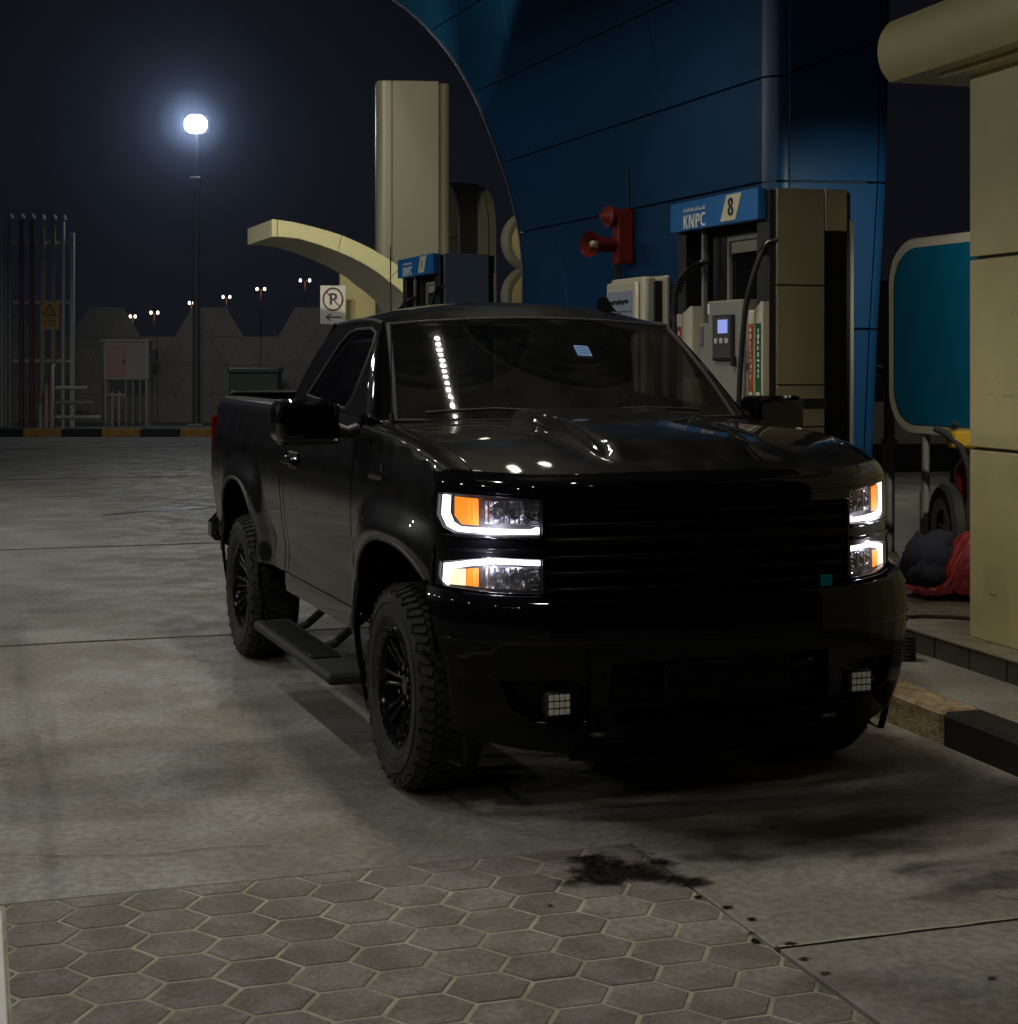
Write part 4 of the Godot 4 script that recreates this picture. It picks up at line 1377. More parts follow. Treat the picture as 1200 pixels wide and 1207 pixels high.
	for k in 5:
		var x: float = vx.call((175.0 + k * 12) / 3.45) + 11.3
		var m := MB.new()
		m.tube([Vector3(x, 0, 0.2), Vector3(x, 0.5 + 0.23 * k, 0.2), Vector3(x, 0.6 + 0.23 * k, 0.05)], 0.045, 8)
		part("valve_pipe", m, mat(0.22, 0.06, 0.04, 0.34) if k % 2 else fm2, vp)
	for k in 3:
		var m := MB.new()
		m.tube([Vector3(vx.call(64.0) + 11.3, 0.25 + 0.35 * k, 0.1), Vector3(vx.call(120.0 - 8 * k) + 11.3, 0.25 + 0.35 * k, 0.1)], 0.04, 8)
		part("crossing_pipe", m, fm2 if k != 1 else mats.galv, vp)
	# yellow warning sign on the rack
	var ws := thing("warning_sign", "yellow warning sign with a black triangle hung on the vent pipes", "sign", Transform3D(Basis(), Vector3(vx.call(207.0 / 3.45), 1.73 + (426.0 - 200.0 - 650.0 / 3.45) / 1950.0 * d0, -d0 + 0.09)))
	part("plate", bb(Vector3(-0.23, 0, 0), Vector3(0.23, 0.66, 0.012), 0.003), mat(0.45, 0.26, 0.02, 0.5), ws)
	var tg := MB.new()
	for k in 3:
		var a := PI / 2 + TAU * k / 3
		var b := PI / 2 + TAU * (k + 1) / 3
		var o := Vector3(0, 0.42, 0.015)
		tg.tube([o + Vector3(cos(a), sin(a), 0) * 0.17, o + Vector3(cos(b), sin(b), 0) * 0.17], 0.014, 4)
	tg.box(Vector3(0, 0.43, 0.014), Vector3(0.025, 0.09, 0.004), 0.0)
	tg.box(Vector3(0, 0.37, 0.014), Vector3(0.025, 0.02, 0.004), 0.0)
	for k in 4:
		tg.box(Vector3(0, 0.27 - 0.06 * k, 0.014), Vector3(0.16 if k == 0 else 0.36 - 0.03 * k, 0.02, 0.004), 0.0)
	part("print", tg, mats.black, ws)
	# electrical cabinet on legs
	var d1 := 40.5
	var cx := (148.5 - 600.0) / 1950.0 * d1
	var ec := thing("electrical_cabinet", "two door metal electrical cabinet on legs in front of the boundary wall", "cabinet", Transform3D(Basis(), Vector3(cx, 0.15, -d1)))
	part("case", bb(Vector3(-0.56, 1.13, -0.4), Vector3(0.56, 2.06, 0), 0.015), mat(0.36, 0.35, 0.33, 0.5), ec)
	part("hood", bb(Vector3(-0.6, 2.06, -0.45), Vector3(0.6, 2.11, 0.08), 0.01), mat(0.36, 0.35, 0.33, 0.5), ec)
	var d_a := part("door", bb(Vector3(-0.46, 1.2, 0.0), Vector3(-0.012, 1.97, 0.022), 0.006), mat(0.42, 0.24, 0.22, 0.5), ec, "pinkish left door")
	part("door", bb(Vector3(0.012, 1.2, 0.0), Vector3(0.46, 1.97, 0.022), 0.006), mat(0.36, 0.34, 0.34, 0.5), ec, "grey right door")
	part("handle", bb(Vector3(-0.06, 1.5, 0.022), Vector3(-0.03, 1.64, 0.05), 0.004), mats.black, d_a)
	for x in [-0.5, 0.5]:
		for z in [-0.36, -0.04]:
			part("leg", bb(Vector3(x - 0.035, 0, z - 0.035), Vector3(x + 0.035, 1.13, z + 0.035), 0.004), mats.galv, ec)
	for k in 5:
		var m := MB.new()
		var x := -0.36 + 0.17 * k
		m.tube([Vector3(x, 0, -0.1), Vector3(x, 0.85 if k < 2 else 1.13, -0.1)], 0.035, 8)
		part("conduit", m, fm2 if k < 2 else mats.galv, ec)
	part("brace", bb(Vector3(-0.5, 0.74, -0.06), Vector3(0.0, 0.79, -0.02), 0.004), fm2, ec)
	part("junction_box", bb(Vector3(0.56, 1.62, -0.25), Vector3(0.72, 1.86, -0.08), 0.01), mats.black, ec)
	# dark green container
	var gb := thing("waste_container", "dark green waste container by the wall behind the truck bed", "container", Transform3D(Basis(), Vector3((299.0 - 600.0) / 1950.0 * 40.0, 0.15, -40.0)))
	part("body", bb(Vector3(-0.6, 0.12, -0.7), Vector3(0.6, 1.3, 0), 0.03), mat(0.008, 0.04, 0.022, 0.5), gb)
	part("lid", bb(Vector3(-0.63, 1.3, -0.73), Vector3(0.63, 1.43, 0.04), 0.03), mat(0.008, 0.045, 0.025, 0.5), gb)
	for s in [-0.45, 0.45]:
		var m := MB.new()
		m.lathe([Vector2(-0.03, 0.01), Vector2(-0.03, 0.08), Vector2(0.03, 0.08), Vector2(0.03, 0.01)], 14, Transform3D(Basis(), Vector3(s, 0.08, -0.1)))
		part("wheel", m, mats.rubber, gb)
	# no parking sign
	var d2 := 24.0
	var np := thing("no_parking_sign", "white no parking sign with a P in a ring above an arrow", "sign", Transform3D(Basis(), Vector3((392.5 - 600.0) / 1950.0 * d2, 0, -d2)))
	var y0 := 1.73 + (426.0 - 382.0) / 1950.0 * d2
	part("post", bb(Vector3(-0.03, 0, -0.07), Vector3(0.03, y0 + 0.5, -0.016), 0.006), mats.galv, np)
	part("plate", bb(Vector3(-0.185, y0, -0.012), Vector3(0.185, y0 + 0.56, 0.0), 0.004), mats.white, np)
	var ring := MB.new()
	var rp := []
	for k in 33:
		rp.append(Vector3(0.14 * cos(TAU * k / 32), y0 + 0.36 + 0.16 * sin(TAU * k / 32), 0.003))
	ring.tube(rp, 0.014, 6, false)
	ring.tube([Vector3(-0.1, y0 + 0.47, 0.004), Vector3(0.1, y0 + 0.25, 0.004)], 0.01, 6)
	part("ring", ring, mat(0.16, 0.05, 0.09, 0.5), np)
	label_text("P", 0.17, mat(0.02, 0.02, 0.06, 0.5), np, Transform3D(Basis(), Vector3(0.0, y0 + 0.36, 0.003)))
	var arw := MB.new()
	arw.box(Vector3(0.02, y0 + 0.1, 0.003), Vector3(0.22, 0.02, 0.004), 0.0)
	arw.tube([Vector3(-0.03, y0 + 0.15, 0.003), Vector3(-0.1, y0 + 0.1, 0.003), Vector3(-0.03, y0 + 0.05, 0.003)], 0.01, 4)
	part("arrow", arw, mats.black, np)

func make_right_things() -> void:
	# blue board on a post, turned along the lane
	var T := Transform3D(Basis(Vector3.UP, deg_to_rad(20.3)), Vector3(2.86, 0.27, -12.4))
	var bd := thing("sign_board", "blue board with rounded corners and a cream frame on a post behind the cream wall", "sign", T)
	var FX := Transform3D(Basis(Vector3(0, 0, 1), Vector3(0, 1, 0), Vector3(-1, 0, 0)), Vector3.ZERO)
	var rr := func(z0: float, z1: float, y0: float, y1: float, r: float) -> PackedVector2Array:
		var o := PackedVector2Array()
		for c in [[z1 - r, y1 - r, 0.0], [z0 + r, y1 - r, 1.0], [z0 + r, y0 + r, 2.0], [z1 - r, y0 + r, 3.0]]:
			for k in 9:
				var a: float = PI * 0.5 * (c[2] + k / 8.0)
				o.append(Vector2(c[0] + r * cos(a), c[1] + r * sin(a)))
		return o
	var fr := MB.new()
	fr.prism(rr.call(0.0, 2.2, 0.93, 2.36, 0.32), -0.06, 0.02, FX, 0.01, true)
	part("frame", fr, mats.cream_gloss, bd)
	var fc := MB.new()
	fc.prism(rr.call(0.09, 2.11, 1.0, 2.29, 0.27), 0.021, 0.026, FX, 0.002, true)
	part("face", fc, mat(0.003, 0.14, 0.26, 0.4), bd)
	var ps := MB.new()
	ps.tube([Vector3(0.02, 0, 0.42), Vector3(0.02, 0.52, 0.42)], 0.042, 12)
	ps.tube([Vector3(0.02, 0.52, 0.42), Vector3(0.02, 0.94, 0.42)], 0.03, 12)
	part("post", ps, mats.galv, bd)
	# wheeled extinguisher with hose
	var X := func(u: float, d: float) -> float: return (u - 600.0) / 1950.0 * d
	var d := 11.6
	var ex := thing("fire_extinguisher_trolley", "red wheeled fire extinguisher with a black hose and tyre below the blue board", "extinguisher", Transform3D(Basis(Vector3.UP, deg_to_rad(3)), Vector3(X.call(1124, d), 0.268, -d)))
	var tk := MB.new()
	tk.lathe([Vector2(0.12, 0.002), Vector2(0.13, 0.1), Vector2(0.2, 0.16), Vector2(0.7, 0.16), Vector2(0.82, 0.1), Vector2(0.86, 0.03), Vector2(0.92, 0.03), Vector2(0.92, 0.001)], 20, Transform3D(Basis(Vector3(0, 1, 0), Vector3(1, 0, 0), Vector3(0, 0, -1)), Vector3(0.17, 0, 0)))
	part("tank", tk, mat(0.16, 0.012, 0.015, 0.35), ex)
	for sx in [-0.06, 0.42]:
		var w := MB.new()
		w.lathe([Vector2(-0.05, 0.19), Vector2(-0.055, 0.27), Vector2(-0.03, 0.3), Vector2(0.03, 0.3), Vector2(0.055, 0.27), Vector2(0.05, 0.19)], 28, Transform3D(Basis(), Vector3(sx, 0.31, 0.05)))
		var ty := part("tyre", w, mats.rubber, ex)
		var rm := MB.new()
		rm.lathe([Vector2(-0.04, 0.12), Vector2(-0.052, 0.185), Vector2(-0.052, 0.2)], 28, Transform3D(Basis(), Vector3(sx, 0.31, 0.05)))
		rm.lathe([Vector2(0.052, 0.2), Vector2(0.052, 0.185), Vector2(0.04, 0.002)], 28, Transform3D(Basis(), Vector3(sx, 0.31, 0.05)))
		rm.box(Vector3(sx, 0.31, 0.05), Vector3(0.05, 0.36, 0.03), 0.004)
		rm.box(Vector3(sx, 0.31, 0.05), Vector3(0.05, 0.03, 0.36), 0.004)
		part("rim", rm, mats.galv, ty)
	part("label_plate", bb(Vector3(-0.06, 0.86, 0.0), Vector3(0.2, 0.98, 0.16), 0.02), mat(0.5, 0.3, 0.01, 0.5), ex)
	var hz := MB.new()
	hz.tube([Vector3(-0.17, 1.0, 0.1), Vector3(-0.09, 0.96, 0.12), Vector3(0.0, 0.87, 0.15), Vector3(0.05, 0.72, 0.17), Vector3(0.06, 0.55, 0.18), Vector3(0.02, 0.3, 0.2)], 0.026, 10)
	hz.tube([Vector3(0.0, 1.03, 0.0), Vector3(0.1, 0.99, 0.05), Vector3(0.2, 0.88, 0.1), Vector3(0.3, 0.68, 0.1)], 0.026, 10)
	part("hose", hz, mats.rubber, ex)
	var hd := MB.new()
	hd.tube([Vector3(0.05, 0.4, -0.18), Vector3(0.05, 1.0, -0.2), Vector3(0.3, 1.0, -0.2), Vector3(0.3, 0.4, -0.18)], 0.018, 8)
	part("push_handle", hd, mats.black, ex)
	# dark bundle and red sheet
	var bn := blob(Vector3(0.19, 0.19, 0.17), 4, 0.34)
	bn.add(blob(Vector3(0.13, 0.1, 0.12), 9, 0.5), Transform3D(Basis(Vector3.UP, 0.7), Vector3(0.1, -0.06, 0.12)))
	bn.add(blob(Vector3(0.12, 0.09, 0.11), 12, 0.5), Transform3D(Basis(Vector3.UP, 1.7), Vector3(-0.1, -0.07, 0.1)))
	bn.add(blob(Vector3(0.1, 0.07, 0.1), 15, 0.5), Transform3D(Basis(Vector3.BACK, 0.5), Vector3(0.04, 0.14, 0.02)))
	single("cloth_bundle", bn, mat(0.004, 0.005, 0.014, 0.85), "dark navy cloth bundle slumped on the red sheet below the blue board", "bundle", Transform3D(Basis(Vector3.UP, 0.4), Vector3(X.call(1097, 10.55), 0.268 + 0.17, -10.55)))
	var rs := MB.new()
	var nz := FastNoiseLite.new()
	nz.seed = 8
	nz.frequency = 2.2
	var fsh := func(p: Vector2) -> Vector3:
		var up := smoothstep(0.16, 0.45, p.x) * (0.34 * smoothstep(1.0, 0.1, p.y))
		return Vector3(p.x - 0.06 * smoothstep(0.45, 0.7, p.x), 0.012 + up + 0.05 * absf(nz.get_noise_2d(p.x * 2.2, p.y * 3)) + 0.012 * sin(p.x * 14 + p.y * 3) * sin(p.y * 6.0) + 0.02, p.y * 0.55)
	rs.panel(pv([0.0, 0.05, 0.3, 0.0, 0.66, 0.05, 0.72, 0.4, 0.56, 1.0, 0.3, 0.92, 0.02, 0.7]), [], fsh, Vector3.UP, 0.03, 0.006)
	single("red_sheet", rs, mat(0.26, 0.02, 0.02, 0.45), "crumpled red plastic sheet lying on the tiled platform", "sheet", Transform3D(Basis(Vector3.UP, 0.15), Vector3(X.call(1064, 10.3), 0.268, -10.45)))
	# ribbed hose end at the truck's corner
	var rb := MB.new()
	for k in 7:
		var rp := []
		for j in 17:
			rp.append(Vector3(0.032 * cos(TAU * j / 16), 0.015 + 0.019 * k, 0.032 * sin(TAU * j / 16)))
		rb.tube(rp, 0.009, 6, false)
	single("ribbed_hose", rb, mats.rubber, "short coil of ribbed black hose on the walk beside the tiled riser", "hose", B * Transform3D(Basis(), Vector3(-0.335, 0.148, -0.05)))
	var hs := MB.new()
	hs.tube([Vector3(0, 0.012, 0), Vector3(0.1, 0.012, -0.03), Vector3(0.22, 0.012, 0.0), Vector3(0.34, 0.012, 0.06)], 0.012, 6)
	single("loose_strap", hs, mat(0.04, 0.015, 0.012, 0.8), "dark strap lying on the platform tiles in front of the red sheet", "strap", Transform3D(Basis(), Vector3(X.call(1068, 9.45), 0.266, -9.4)))
	# tubular guard hoop
	var gh := thing("guard_hoop", "grey tubular guard hoop between the blue arch and the blue board", "barrier", Transform3D(Basis(Vector3.UP, deg_to_rad(20.3)), Vector3(X.call(1048, 12.8), 0.1, -12.8)))
	var gm := MB.new()
	gm.tube([Vector3(0, 0, 0), Vector3(0, 1.42, 0), Vector3(0.0, 1.52, -0.04), Vector3(0.0, 1.56, -0.14), Vector3(0.0, 1.56, -0.9), Vector3(0, 1.52, -1.0), Vector3(0, 1.42, -1.04), Vector3(0, 0, -1.04)], 0.042, 12)
	part("hoop", gm, mats.galv, gh)
	part("coupling", bx(Vector3(0, 1.0, 0), Vector3(0.1, 0.06, 0.1), 0.01), mats.galv, gh)
	# low wall far behind
	var fw := thing("low_building", "low grey wall with a dark base far behind the guard hoop", "building", Transform3D(Basis(Vector3.UP, deg_to_rad(8)), Vector3(6.9, 0, -26.0)))
	part("wall", bb(Vector3(-1.6, 0.43, -1), Vector3(3, 1.1, 0), 0.01), mat(0.2, 0.19, 0.16, 0.8), fw)
	part("base", bb(Vector3(-1.62, -0.01, -1), Vector3(3.02, 0.43, 0.03), 0.01), mats.black_paint, fw)
	part("dark_upper", bb(Vector3(-1.6, 1.1, -1.1), Vector3(3, 3.0, -0.2), 0.01), mats.black, fw)

func blob(r: Vector3, sd: int, amp: float) -> MB:
	var nz := FastNoiseLite.new()
	nz.seed = sd
	nz.frequency = 1.0
	var m := MB.new()
	var f := func(p: Vector2) -> Vector3:
		var d := Vector3(sin(p.y) * cos(p.x), cos(p.y), sin(p.y) * sin(p.x))
		var k := 1.0 + amp * nz.get_noise_3dv(d * 1.6) + amp * 0.4 * nz.get_noise_3dv(d * 5.0)
		return Vector3(d.x * r.x, maxf(d.y * r.y, -r.y * 0.85), d.z * r.z) * k
	var nu := 28
	var nv := 16
	for i in nu:
		for j in nv:
			var q := []
			for e in [[i, j], [i + 1, j], [i + 1, j + 1], [i, j + 1]]:
				q.append(f.call(Vector2(TAU * e[0] / nu, PI * e[1] / nv)))
			var qn := []
			for p: Vector3 in q:
				qn.append((p / (r * r)).normalized())
			m.quads(q[0], q[1], q[2], q[3], qn[0], qn[1], qn[2], qn[3])
	return m

# ---------------------------------------------------------------- the truck
const YF := [[-0.8, 1.474], [-0.56, 1.462], [0.0, 1.430], [0.3, 1.388], [0.47, 1.345], [0.64, 1.295]]
const YC := [[-0.6, 1.492], [-0.4, 1.485], [0.0, 1.462], [0.4, 1.405], [0.65, 1.345], [0.78, 1.30]]
const ZF := [[0.0, 0.80], [0.35, 0.785], [0.66, 0.735], [0.85, 0.62], [0.95, 0.53], [0.99, 0.47], [1.01, 0.41]]
const SX := [[0.26, 0.93], [0.45, 0.962], [0.60, 0.978], [0.75, 0.972], [0.88, 0.992], [1.05, 1.006], [1.2, 1.0], [1.3, 0.988], [1.4, 0.968], [1.5, 0.945], [1.6, 0.9]]

func arch_r(z: float, y: float, rear: bool) -> float:
	var dz: float = absf(z + (3.2 if rear else 0.0)) / (0.54 if rear else 0.605)
	var dy: float = absf(y - 0.45) / (0.60 if rear else 0.56)
	return pow(pow(dz, 2.5) + pow(dy, 2.5), 1.0 / 2.5)

func side_x(z: float, y: float) -> float:
	var x := spline(SX, y)
	var r := minf(arch_r(z, y, false), arch_r(z, y, true))
	if y < 1.2:
		x += 0.048 * (1.0 - smoothstep(1.02, 1.38, r)) * smoothstep(1.2, 1.05, y)
	x -= 0.03 * pow(maxf(0.0, (z - 0.1) / 0.37), 2.0)
	x -= 0.02 * pow(maxf(0.0, (-3.6 - z) / 0.7), 2.0)
	return x

func roll_y(z: float) -> float:
	return spline(YF, z) - 0.05 if z > -1.0 else 1.45

func side_f(sx: float) -> Callable:
	return func(p: Vector2) -> Vector3:
		var z := p.x
		var v := p.y
		var ys := roll_y(z)
		if (z > -0.72 or z < -2.17) and v > ys:
			var a: float = minf(1.0, (v - ys) / 0.14) * PI * 0.5
			var x0 := side_x(z, ys)
			var rx: float = x0 - 0.874 if z > -1.0 else 0.085
			return Vector3(sx * (x0 - rx * (1.0 - cos(a))), ys + 0.05 * sin(a), z)
		return Vector3(sx * side_x(z, v), v, z)

func arch_poly(rear: bool) -> PackedVector2Array:
	var o := PackedVector2Array()
	for k in 49:
		var a := -0.35 + (PI + 0.7) * k / 48.0
		var c := cos(a)
		var s := sin(a)
		o.append(Vector2((-3.2 if rear else 0.0) + (0.54 if rear else 0.605) * signf(c) * pow(absf(c), 0.8), 0.45 + (0.60 if rear else 0.56) * signf(s) * pow(absf(s), 0.8)))
	return o

func hood_y(x: float, z: float) -> float:
	var c := spline(YC, z)
	var e := spline(YF, z)
	var y := c - (c - e) * pow(absf(x) / 0.874, 2.3)
	var w := 0.36 - 0.06 * (z + 0.5)
	var dome := smoothstep(w + 0.035, w, absf(x)) * smoothstep(0.66, 0.52, z)
	y += 0.042 * dome
	y -= 0.01 * smoothstep(0.1, 0.0, absf(absf(x) - w - 0.09)) * smoothstep(0.7, 0.5, z)
	return y

func front_f(sx: float, off: float) -> Callable:
	return func(p: Vector2) -> Vector3:
		var x := p.x
		var ax := absf(x)
		var d := (spline(ZF, ax + 0.004) - spline(ZF, ax - 0.004)) / 0.008
		var nn := Vector3(-d * (signf(x) if x != 0.0 else 1.0), 0, 1).normalized()
		var q := Vector3(x, p.y, spline(ZF, ax) + 0.03 * (1.2 - p.y)) + nn * off
		return Vector3(q.x * sx, q.y, q.z)

var plan := []   # bumper plan: [s, x, z]

func plan_at(s: float) -> Vector2:
	var a := absf(s)
	var i := 0
	while i < plan.size() - 2 and plan[i + 1][0] < a:
		i += 1
	var t: float = (a - plan[i][0]) / (plan[i + 1][0] - plan[i][0])
	return Vector2(lerpf(plan[i][1], plan[i + 1][1], t) * signf(s), lerpf(plan[i][2], plan[i + 1][2], t))

func bumper_f(off: float) -> Callable:
	return func(p: Vector2) -> Vector3:
		var c := plan_at(p.x)
		var e := plan_at(p.x + 0.03) - plan_at(p.x - 0.03)
		var nn := Vector2(-e.y, e.x).normalized()
		if nn.y < 0 and absf(p.x) < 0.5: nn = -nn
		if nn.x * c.x < 0 and absf(p.x) > 0.9: nn = -nn
		var o: float = spline([[0.24, -0.10], [0.34, -0.05], [0.45, -0.012], [0.56, 0.0], [0.66, 0.012], [0.76, 0.014], [0.84, 0.004], [0.885, -0.02]], p.y) + off
		return Vector3(c.x + nn.x * o, p.y, c.y + nn.y * o)

func wind_f(off: float) -> Callable:
	return func(p: Vector2) -> Vector3:
		var u := p.x / 0.85
		var t := p.y / 0.7
		var b := Vector3(u * 0.85, 1.465, -0.41 - 0.16 * u * u)
		var q := Vector3(u * 0.735, 1.905 + 0.035 * (1.0 - u * u), -1.03 - 0.055 * u * u)
		return b.lerp(q, t) + Vector3(0, 0.45, 0.3).normalized() * (0.018 * sin(PI * clampf(t, 0, 1)) + off)

func roof_y(x: float, z: float) -> float:
	var rail := spline([[-2.05, 1.92], [-1.6, 1.936], [-1.3, 1.93], [-1.05, 1.903]], z)
	var pr := spline([[-2.05, 0.6], [-1.8, 0.9], [-1.5, 1.0], [-1.25, 0.82], [-1.03, 0.36]], z)
	return rail + 0.095 * pr * (1.0 - pow(absf(x) / 0.745, 2.6))

func cab_x(y: float) -> float:
	var t := clampf((y - 1.46) / 0.46, 0.0, 1.0)
	return 0.956 - 0.17 * t - 0.045 * t * t * t

func make_truck() -> void:
	var pp := [[0.0, 0.93], [0.2, 0.928], [0.4, 0.918], [0.55, 0.89], [0.66, 0.86], [0.76, 0.815], [0.85, 0.76], [0.92, 0.70], [0.97, 0.645], [1.005, 0.585], [1.025, 0.53], [1.037, 0.46], [1.043, 0.38], [1.045, 0.28]]
	var acc := 0.0
	for i in pp.size():
		if i:
			acc += Vector2(pp[i][0], pp[i][1]).distance_to(Vector2(pp[i - 1][0], pp[i - 1][1]))
		plan.append([acc, pp[i][0], pp[i][1]])
	var t := thing("pickup_truck", "black lifted pickup truck with lit white running lights parked at the pump", "truck", S)
	var gloss := mats.paint as Material
	var black := mats.black as Material
	# ---- sides
	for sx in [-1.0, 1.0]:
		var f := side_f(sx)
		var hint := Vector3(sx, 0.25, 0)
		var fa := arch_poly(false)
		var ra := arch_poly(true)
		var fp := PackedVector2Array()
		fp.append_array(pv([-0.711, 0.62, -0.711, spline(YF, -0.711) - 0.05 + 0.135]))
		for k in 13:
			var z := -0.6 + 1.07 * k / 12.0
			fp.append(Vector2(z + (0.08 if k == 12 else 0.0), roll_y(z + (0.08 if k == 12 else 0.0)) + 0.138))
		fp.append(Vector2(0.43, roll_y(0.43)))
		fp.append_array(pv([0.468, 1.24, 0.468, 0.62]))
		var fm := MB.new()
		fm.panel(fp, [fa], f, hint, 0.04, 0.02)
		var fender := part("fender", fm, gloss if sx > 0 else mats.side, t)
		# badge low on the fender top
		var bg := MB.new()
		bg.box(Vector3(sx * (side_x(-0.3, 1.24) + 0.003), 1.24, -0.33), Vector3(0.006, 0.022, 0.2), 0.002)
		bg.box(Vector3(sx * (side_x(-0.3, 1.28) + 0.003), 1.28, -0.25), Vector3(0.006, 0.03, 0.03), 0.002)
		part("badge", bg, mats.dark_chrome, fender)
		var dp := pv([-0.724, 0.625, -0.724, 1.478, -1.1, 1.487, -1.6, 1.515, -2.084, 1.535, -2.084, 0.625])
		var dm := MB.new()
		dm.panel(dp, [], f, hint, 0.045, 0.02)
		var door := part("door", dm, mats.side, t)
		var hm := MB.new()
		hm.box(Vector3(sx * 1.036, 1.225, -1.87), Vector3(0.022, 0.036, 0.24), 0.01)
		hm.box(Vector3(sx * 1.01, 1.225, -1.97), Vector3(0.05, 0.04, 0.03), 0.008)
		hm.box(Vector3(sx * 1.01, 1.225, -1.77), Vector3(0.05, 0.04, 0.03), 0.008)
		part("handle", hm, mats.black_gloss, door)
		var cup := MB.new()
		cup.box(Vector3(sx * 1.0, 1.225, -1.87), Vector3(0.016, 0.09, 0.2), 0.008)
		part("handle_cup", cup, black, door)
		var cm := MB.new()
		cm.panel(pv([-2.163, 0.625, -2.163, 1.535, -2.098, 1.535, -2.098, 0.625]), [], f, hint, 0.04, 0.02)
		part("cab_corner", cm, mats.side, t)
		var rm := MB.new()
		rm.panel(pv([-2.165, 0.52, -2.165, 0.618, -0.64, 0.618, -0.6, 0.52]), [fa], f, hint, 0.05, 0.03)
		part("rocker", rm, mats.side, t)
		var bp := pv([-4.30, 0.66, -4.30, 1.45 + 0.135, -2.182, 1.45 + 0.135, -2.182, 0.62, -4.1, 0.62])
		var bm := MB.new()
		bm.panel(bp, [ra], f, hint, 0.045, 0.02)
		var bed := part("bed_side", bm, mats.side, t)
		part("rail_cap", bb(Vector3(sx * 0.79, 1.482, -4.3), Vector3(sx * 0.905, 1.506, -2.19), 0.01), mats.rubber, bed)
		part("inner_wall", bb(Vector3(sx * 0.77, 0.92, -4.28), Vector3(sx * 0.79, 1.49, -2.2), 0.004), mats.side, bed)
		part("tail_light", bb(Vector3(sx * 0.88, 0.98, -4.325), Vector3(sx * 0.985, 1.38, -4.29), 0.012), mat(0.12, 0.005, 0.005, 0.15), bed)
		# wheel liners
		for rear in [false, true]:
			var ap: PackedVector2Array = ra if rear else fa
			var lm := MB.new()
			for k in ap.size() - 1:
				if ap[k].y < 0.42:
					continue
				var a := Vector3(sx * (1.032 if ap[k].y > 0.62 else 0.95), ap[k].y, ap[k].x)
				var b := Vector3(sx * (1.032 if ap[k + 1].y > 0.62 else 0.95), ap[k + 1].y, ap[k + 1].x)
				var c := Vector3(sx * 0.58, ap[k + 1].y, ap[k + 1].x)
				var d := Vector3(sx * 0.58, ap[k].y, ap[k].x)
				var nn := (Vector3(0, 0.45, -3.2 if rear else 0.0) - Vector3(0, a.y, a.z)).normalized()
				lm.quad(a, b, c, d, nn)
			var zc := -3.2 if rear else 0.0
			lm.quad(Vector3(sx * 0.58, 0.3, zc - 0.6), Vector3(sx * 0.58, 0.3, zc + 0.6), Vector3(sx * 0.58, 1.06, zc + 0.6), Vector3(sx * 0.58, 1.06, zc - 0.6), Vector3(sx, 0, 0))
			part("wheel_liner", lm, mats.liner, t)
			# lip trim around the arch
			var tr := MB.new()
			var path := []
			for k in ap.size():
				if ap[k].y > 0.55 and ap[k].x < 0.45:
					path.append(Vector3(sx * (side_x(ap[k].x, ap[k].y) - 0.004), ap[k].y, ap[k].x))
			tr.tube(path, 0.012, 6)
			part("arch_trim", tr, black, t)
		# upper cab side with window
		var cf := func(p: Vector2) -> Vector3:
			return Vector3(sx * cab_x(p.y), p.y, p.x)
		var zline := func(y: float) -> float:
			return lerpf(-0.66, -1.13, (y - 1.465) / 0.44)
		var outer := pv([zline.call(1.48), 1.482, -1.1, 1.492, -1.6, 1.52, -2.15, 1.541, -2.19, 1.53, -2.12, 1.72, -2.02, 1.9, -1.95, 1.922, -1.6, 1.936, -1.3, 1.93, -1.16, 1.912, zline.call(1.80), 1.80, zline.call(1.64), 1.64])
		var win := pv([-1.90, 1.556, -1.5, 1.534, -1.07, 1.508, -1.02, 1.56, -1.015, 1.70, -1.05, 1.80, -1.12, 1.865, -1.25, 1.888, -1.52, 1.889, -1.62, 1.872, -1.69, 1.82])
		var um := MB.new()
		um.panel(outer, [win], cf, Vector3(sx, 0.3, 0), 0.035, 0.02)
		var cab := part("cab_side", um, gloss, t)
		var gf := func(p: Vector2) -> Vector3:
			return Vector3(sx * (cab_x(p.y) - 0.012), p.y, p.x)
		var gm := MB.new()
		gm.panel(MB.inset(win, -0.01), [], gf, Vector3(sx, 0.3, 0), 0.06)
		part("side_window", gm, mats.privacy, t)
		var sealp := []
		for p in win:
			sealp.append(Vector3(sx * (cab_x(p.y) - 0.002), p.y, p.x))
		sealp.append(sealp[0])
		var sl := MB.new()
		sl.tube(sealp, 0.008, 6, false)
		part("window_seal", sl, mats.rubber, cab)
		# windscreen pillar
		var pm := MB.new()
		var prev := []
		for k in 13:
			var y := 1.465 + 0.44 * k / 12.0
			var w: Vector3 = wind_f(0.0).call(Vector2(0.85 * sx, 0.7 * k / 12.0))
			var e := Vector3(sx * cab_x(y), y, zline.call(y))
			var mid := (w + e) * 0.5 + Vector3(sx * 0.5, 0.15, 0.85).normalized() * (0.022 - 0.010 * k / 12.0)
			var row := [w, mid, e]
			var nr := [Vector3(sx * 0.1, 0.5, 0.8).normalized(), Vector3(sx * 0.6, 0.3, 0.7).normalized(), Vector3(sx, 0.28, 0.1).normalized()]
			if prev.size():
				for j in 2:
					pm.quads(prev[0][j], prev[0][j + 1], row[j + 1], row[j], prev[1][j], prev[1][j + 1], nr[j + 1], nr[j])
			prev = [row, nr]
		part("windscreen_pillar", pm, gloss, t)
		# sail corner between fender and pillar
		var sc := MB.new()
		sc.panel(pv([-0.72, 1.465, -0.60, 1.452, -0.50, 1.445, -0.56, 1.47, -0.66, 1.49, -0.72, 1.50]), [], func(p: Vector2) -> Vector3: return Vector3(sx * (0.95 - 0.5 * maxf(0.0, p.x + 0.62)), p.y, p.x), Vector3(sx, 0.2, 0), 0.03, 0.05)
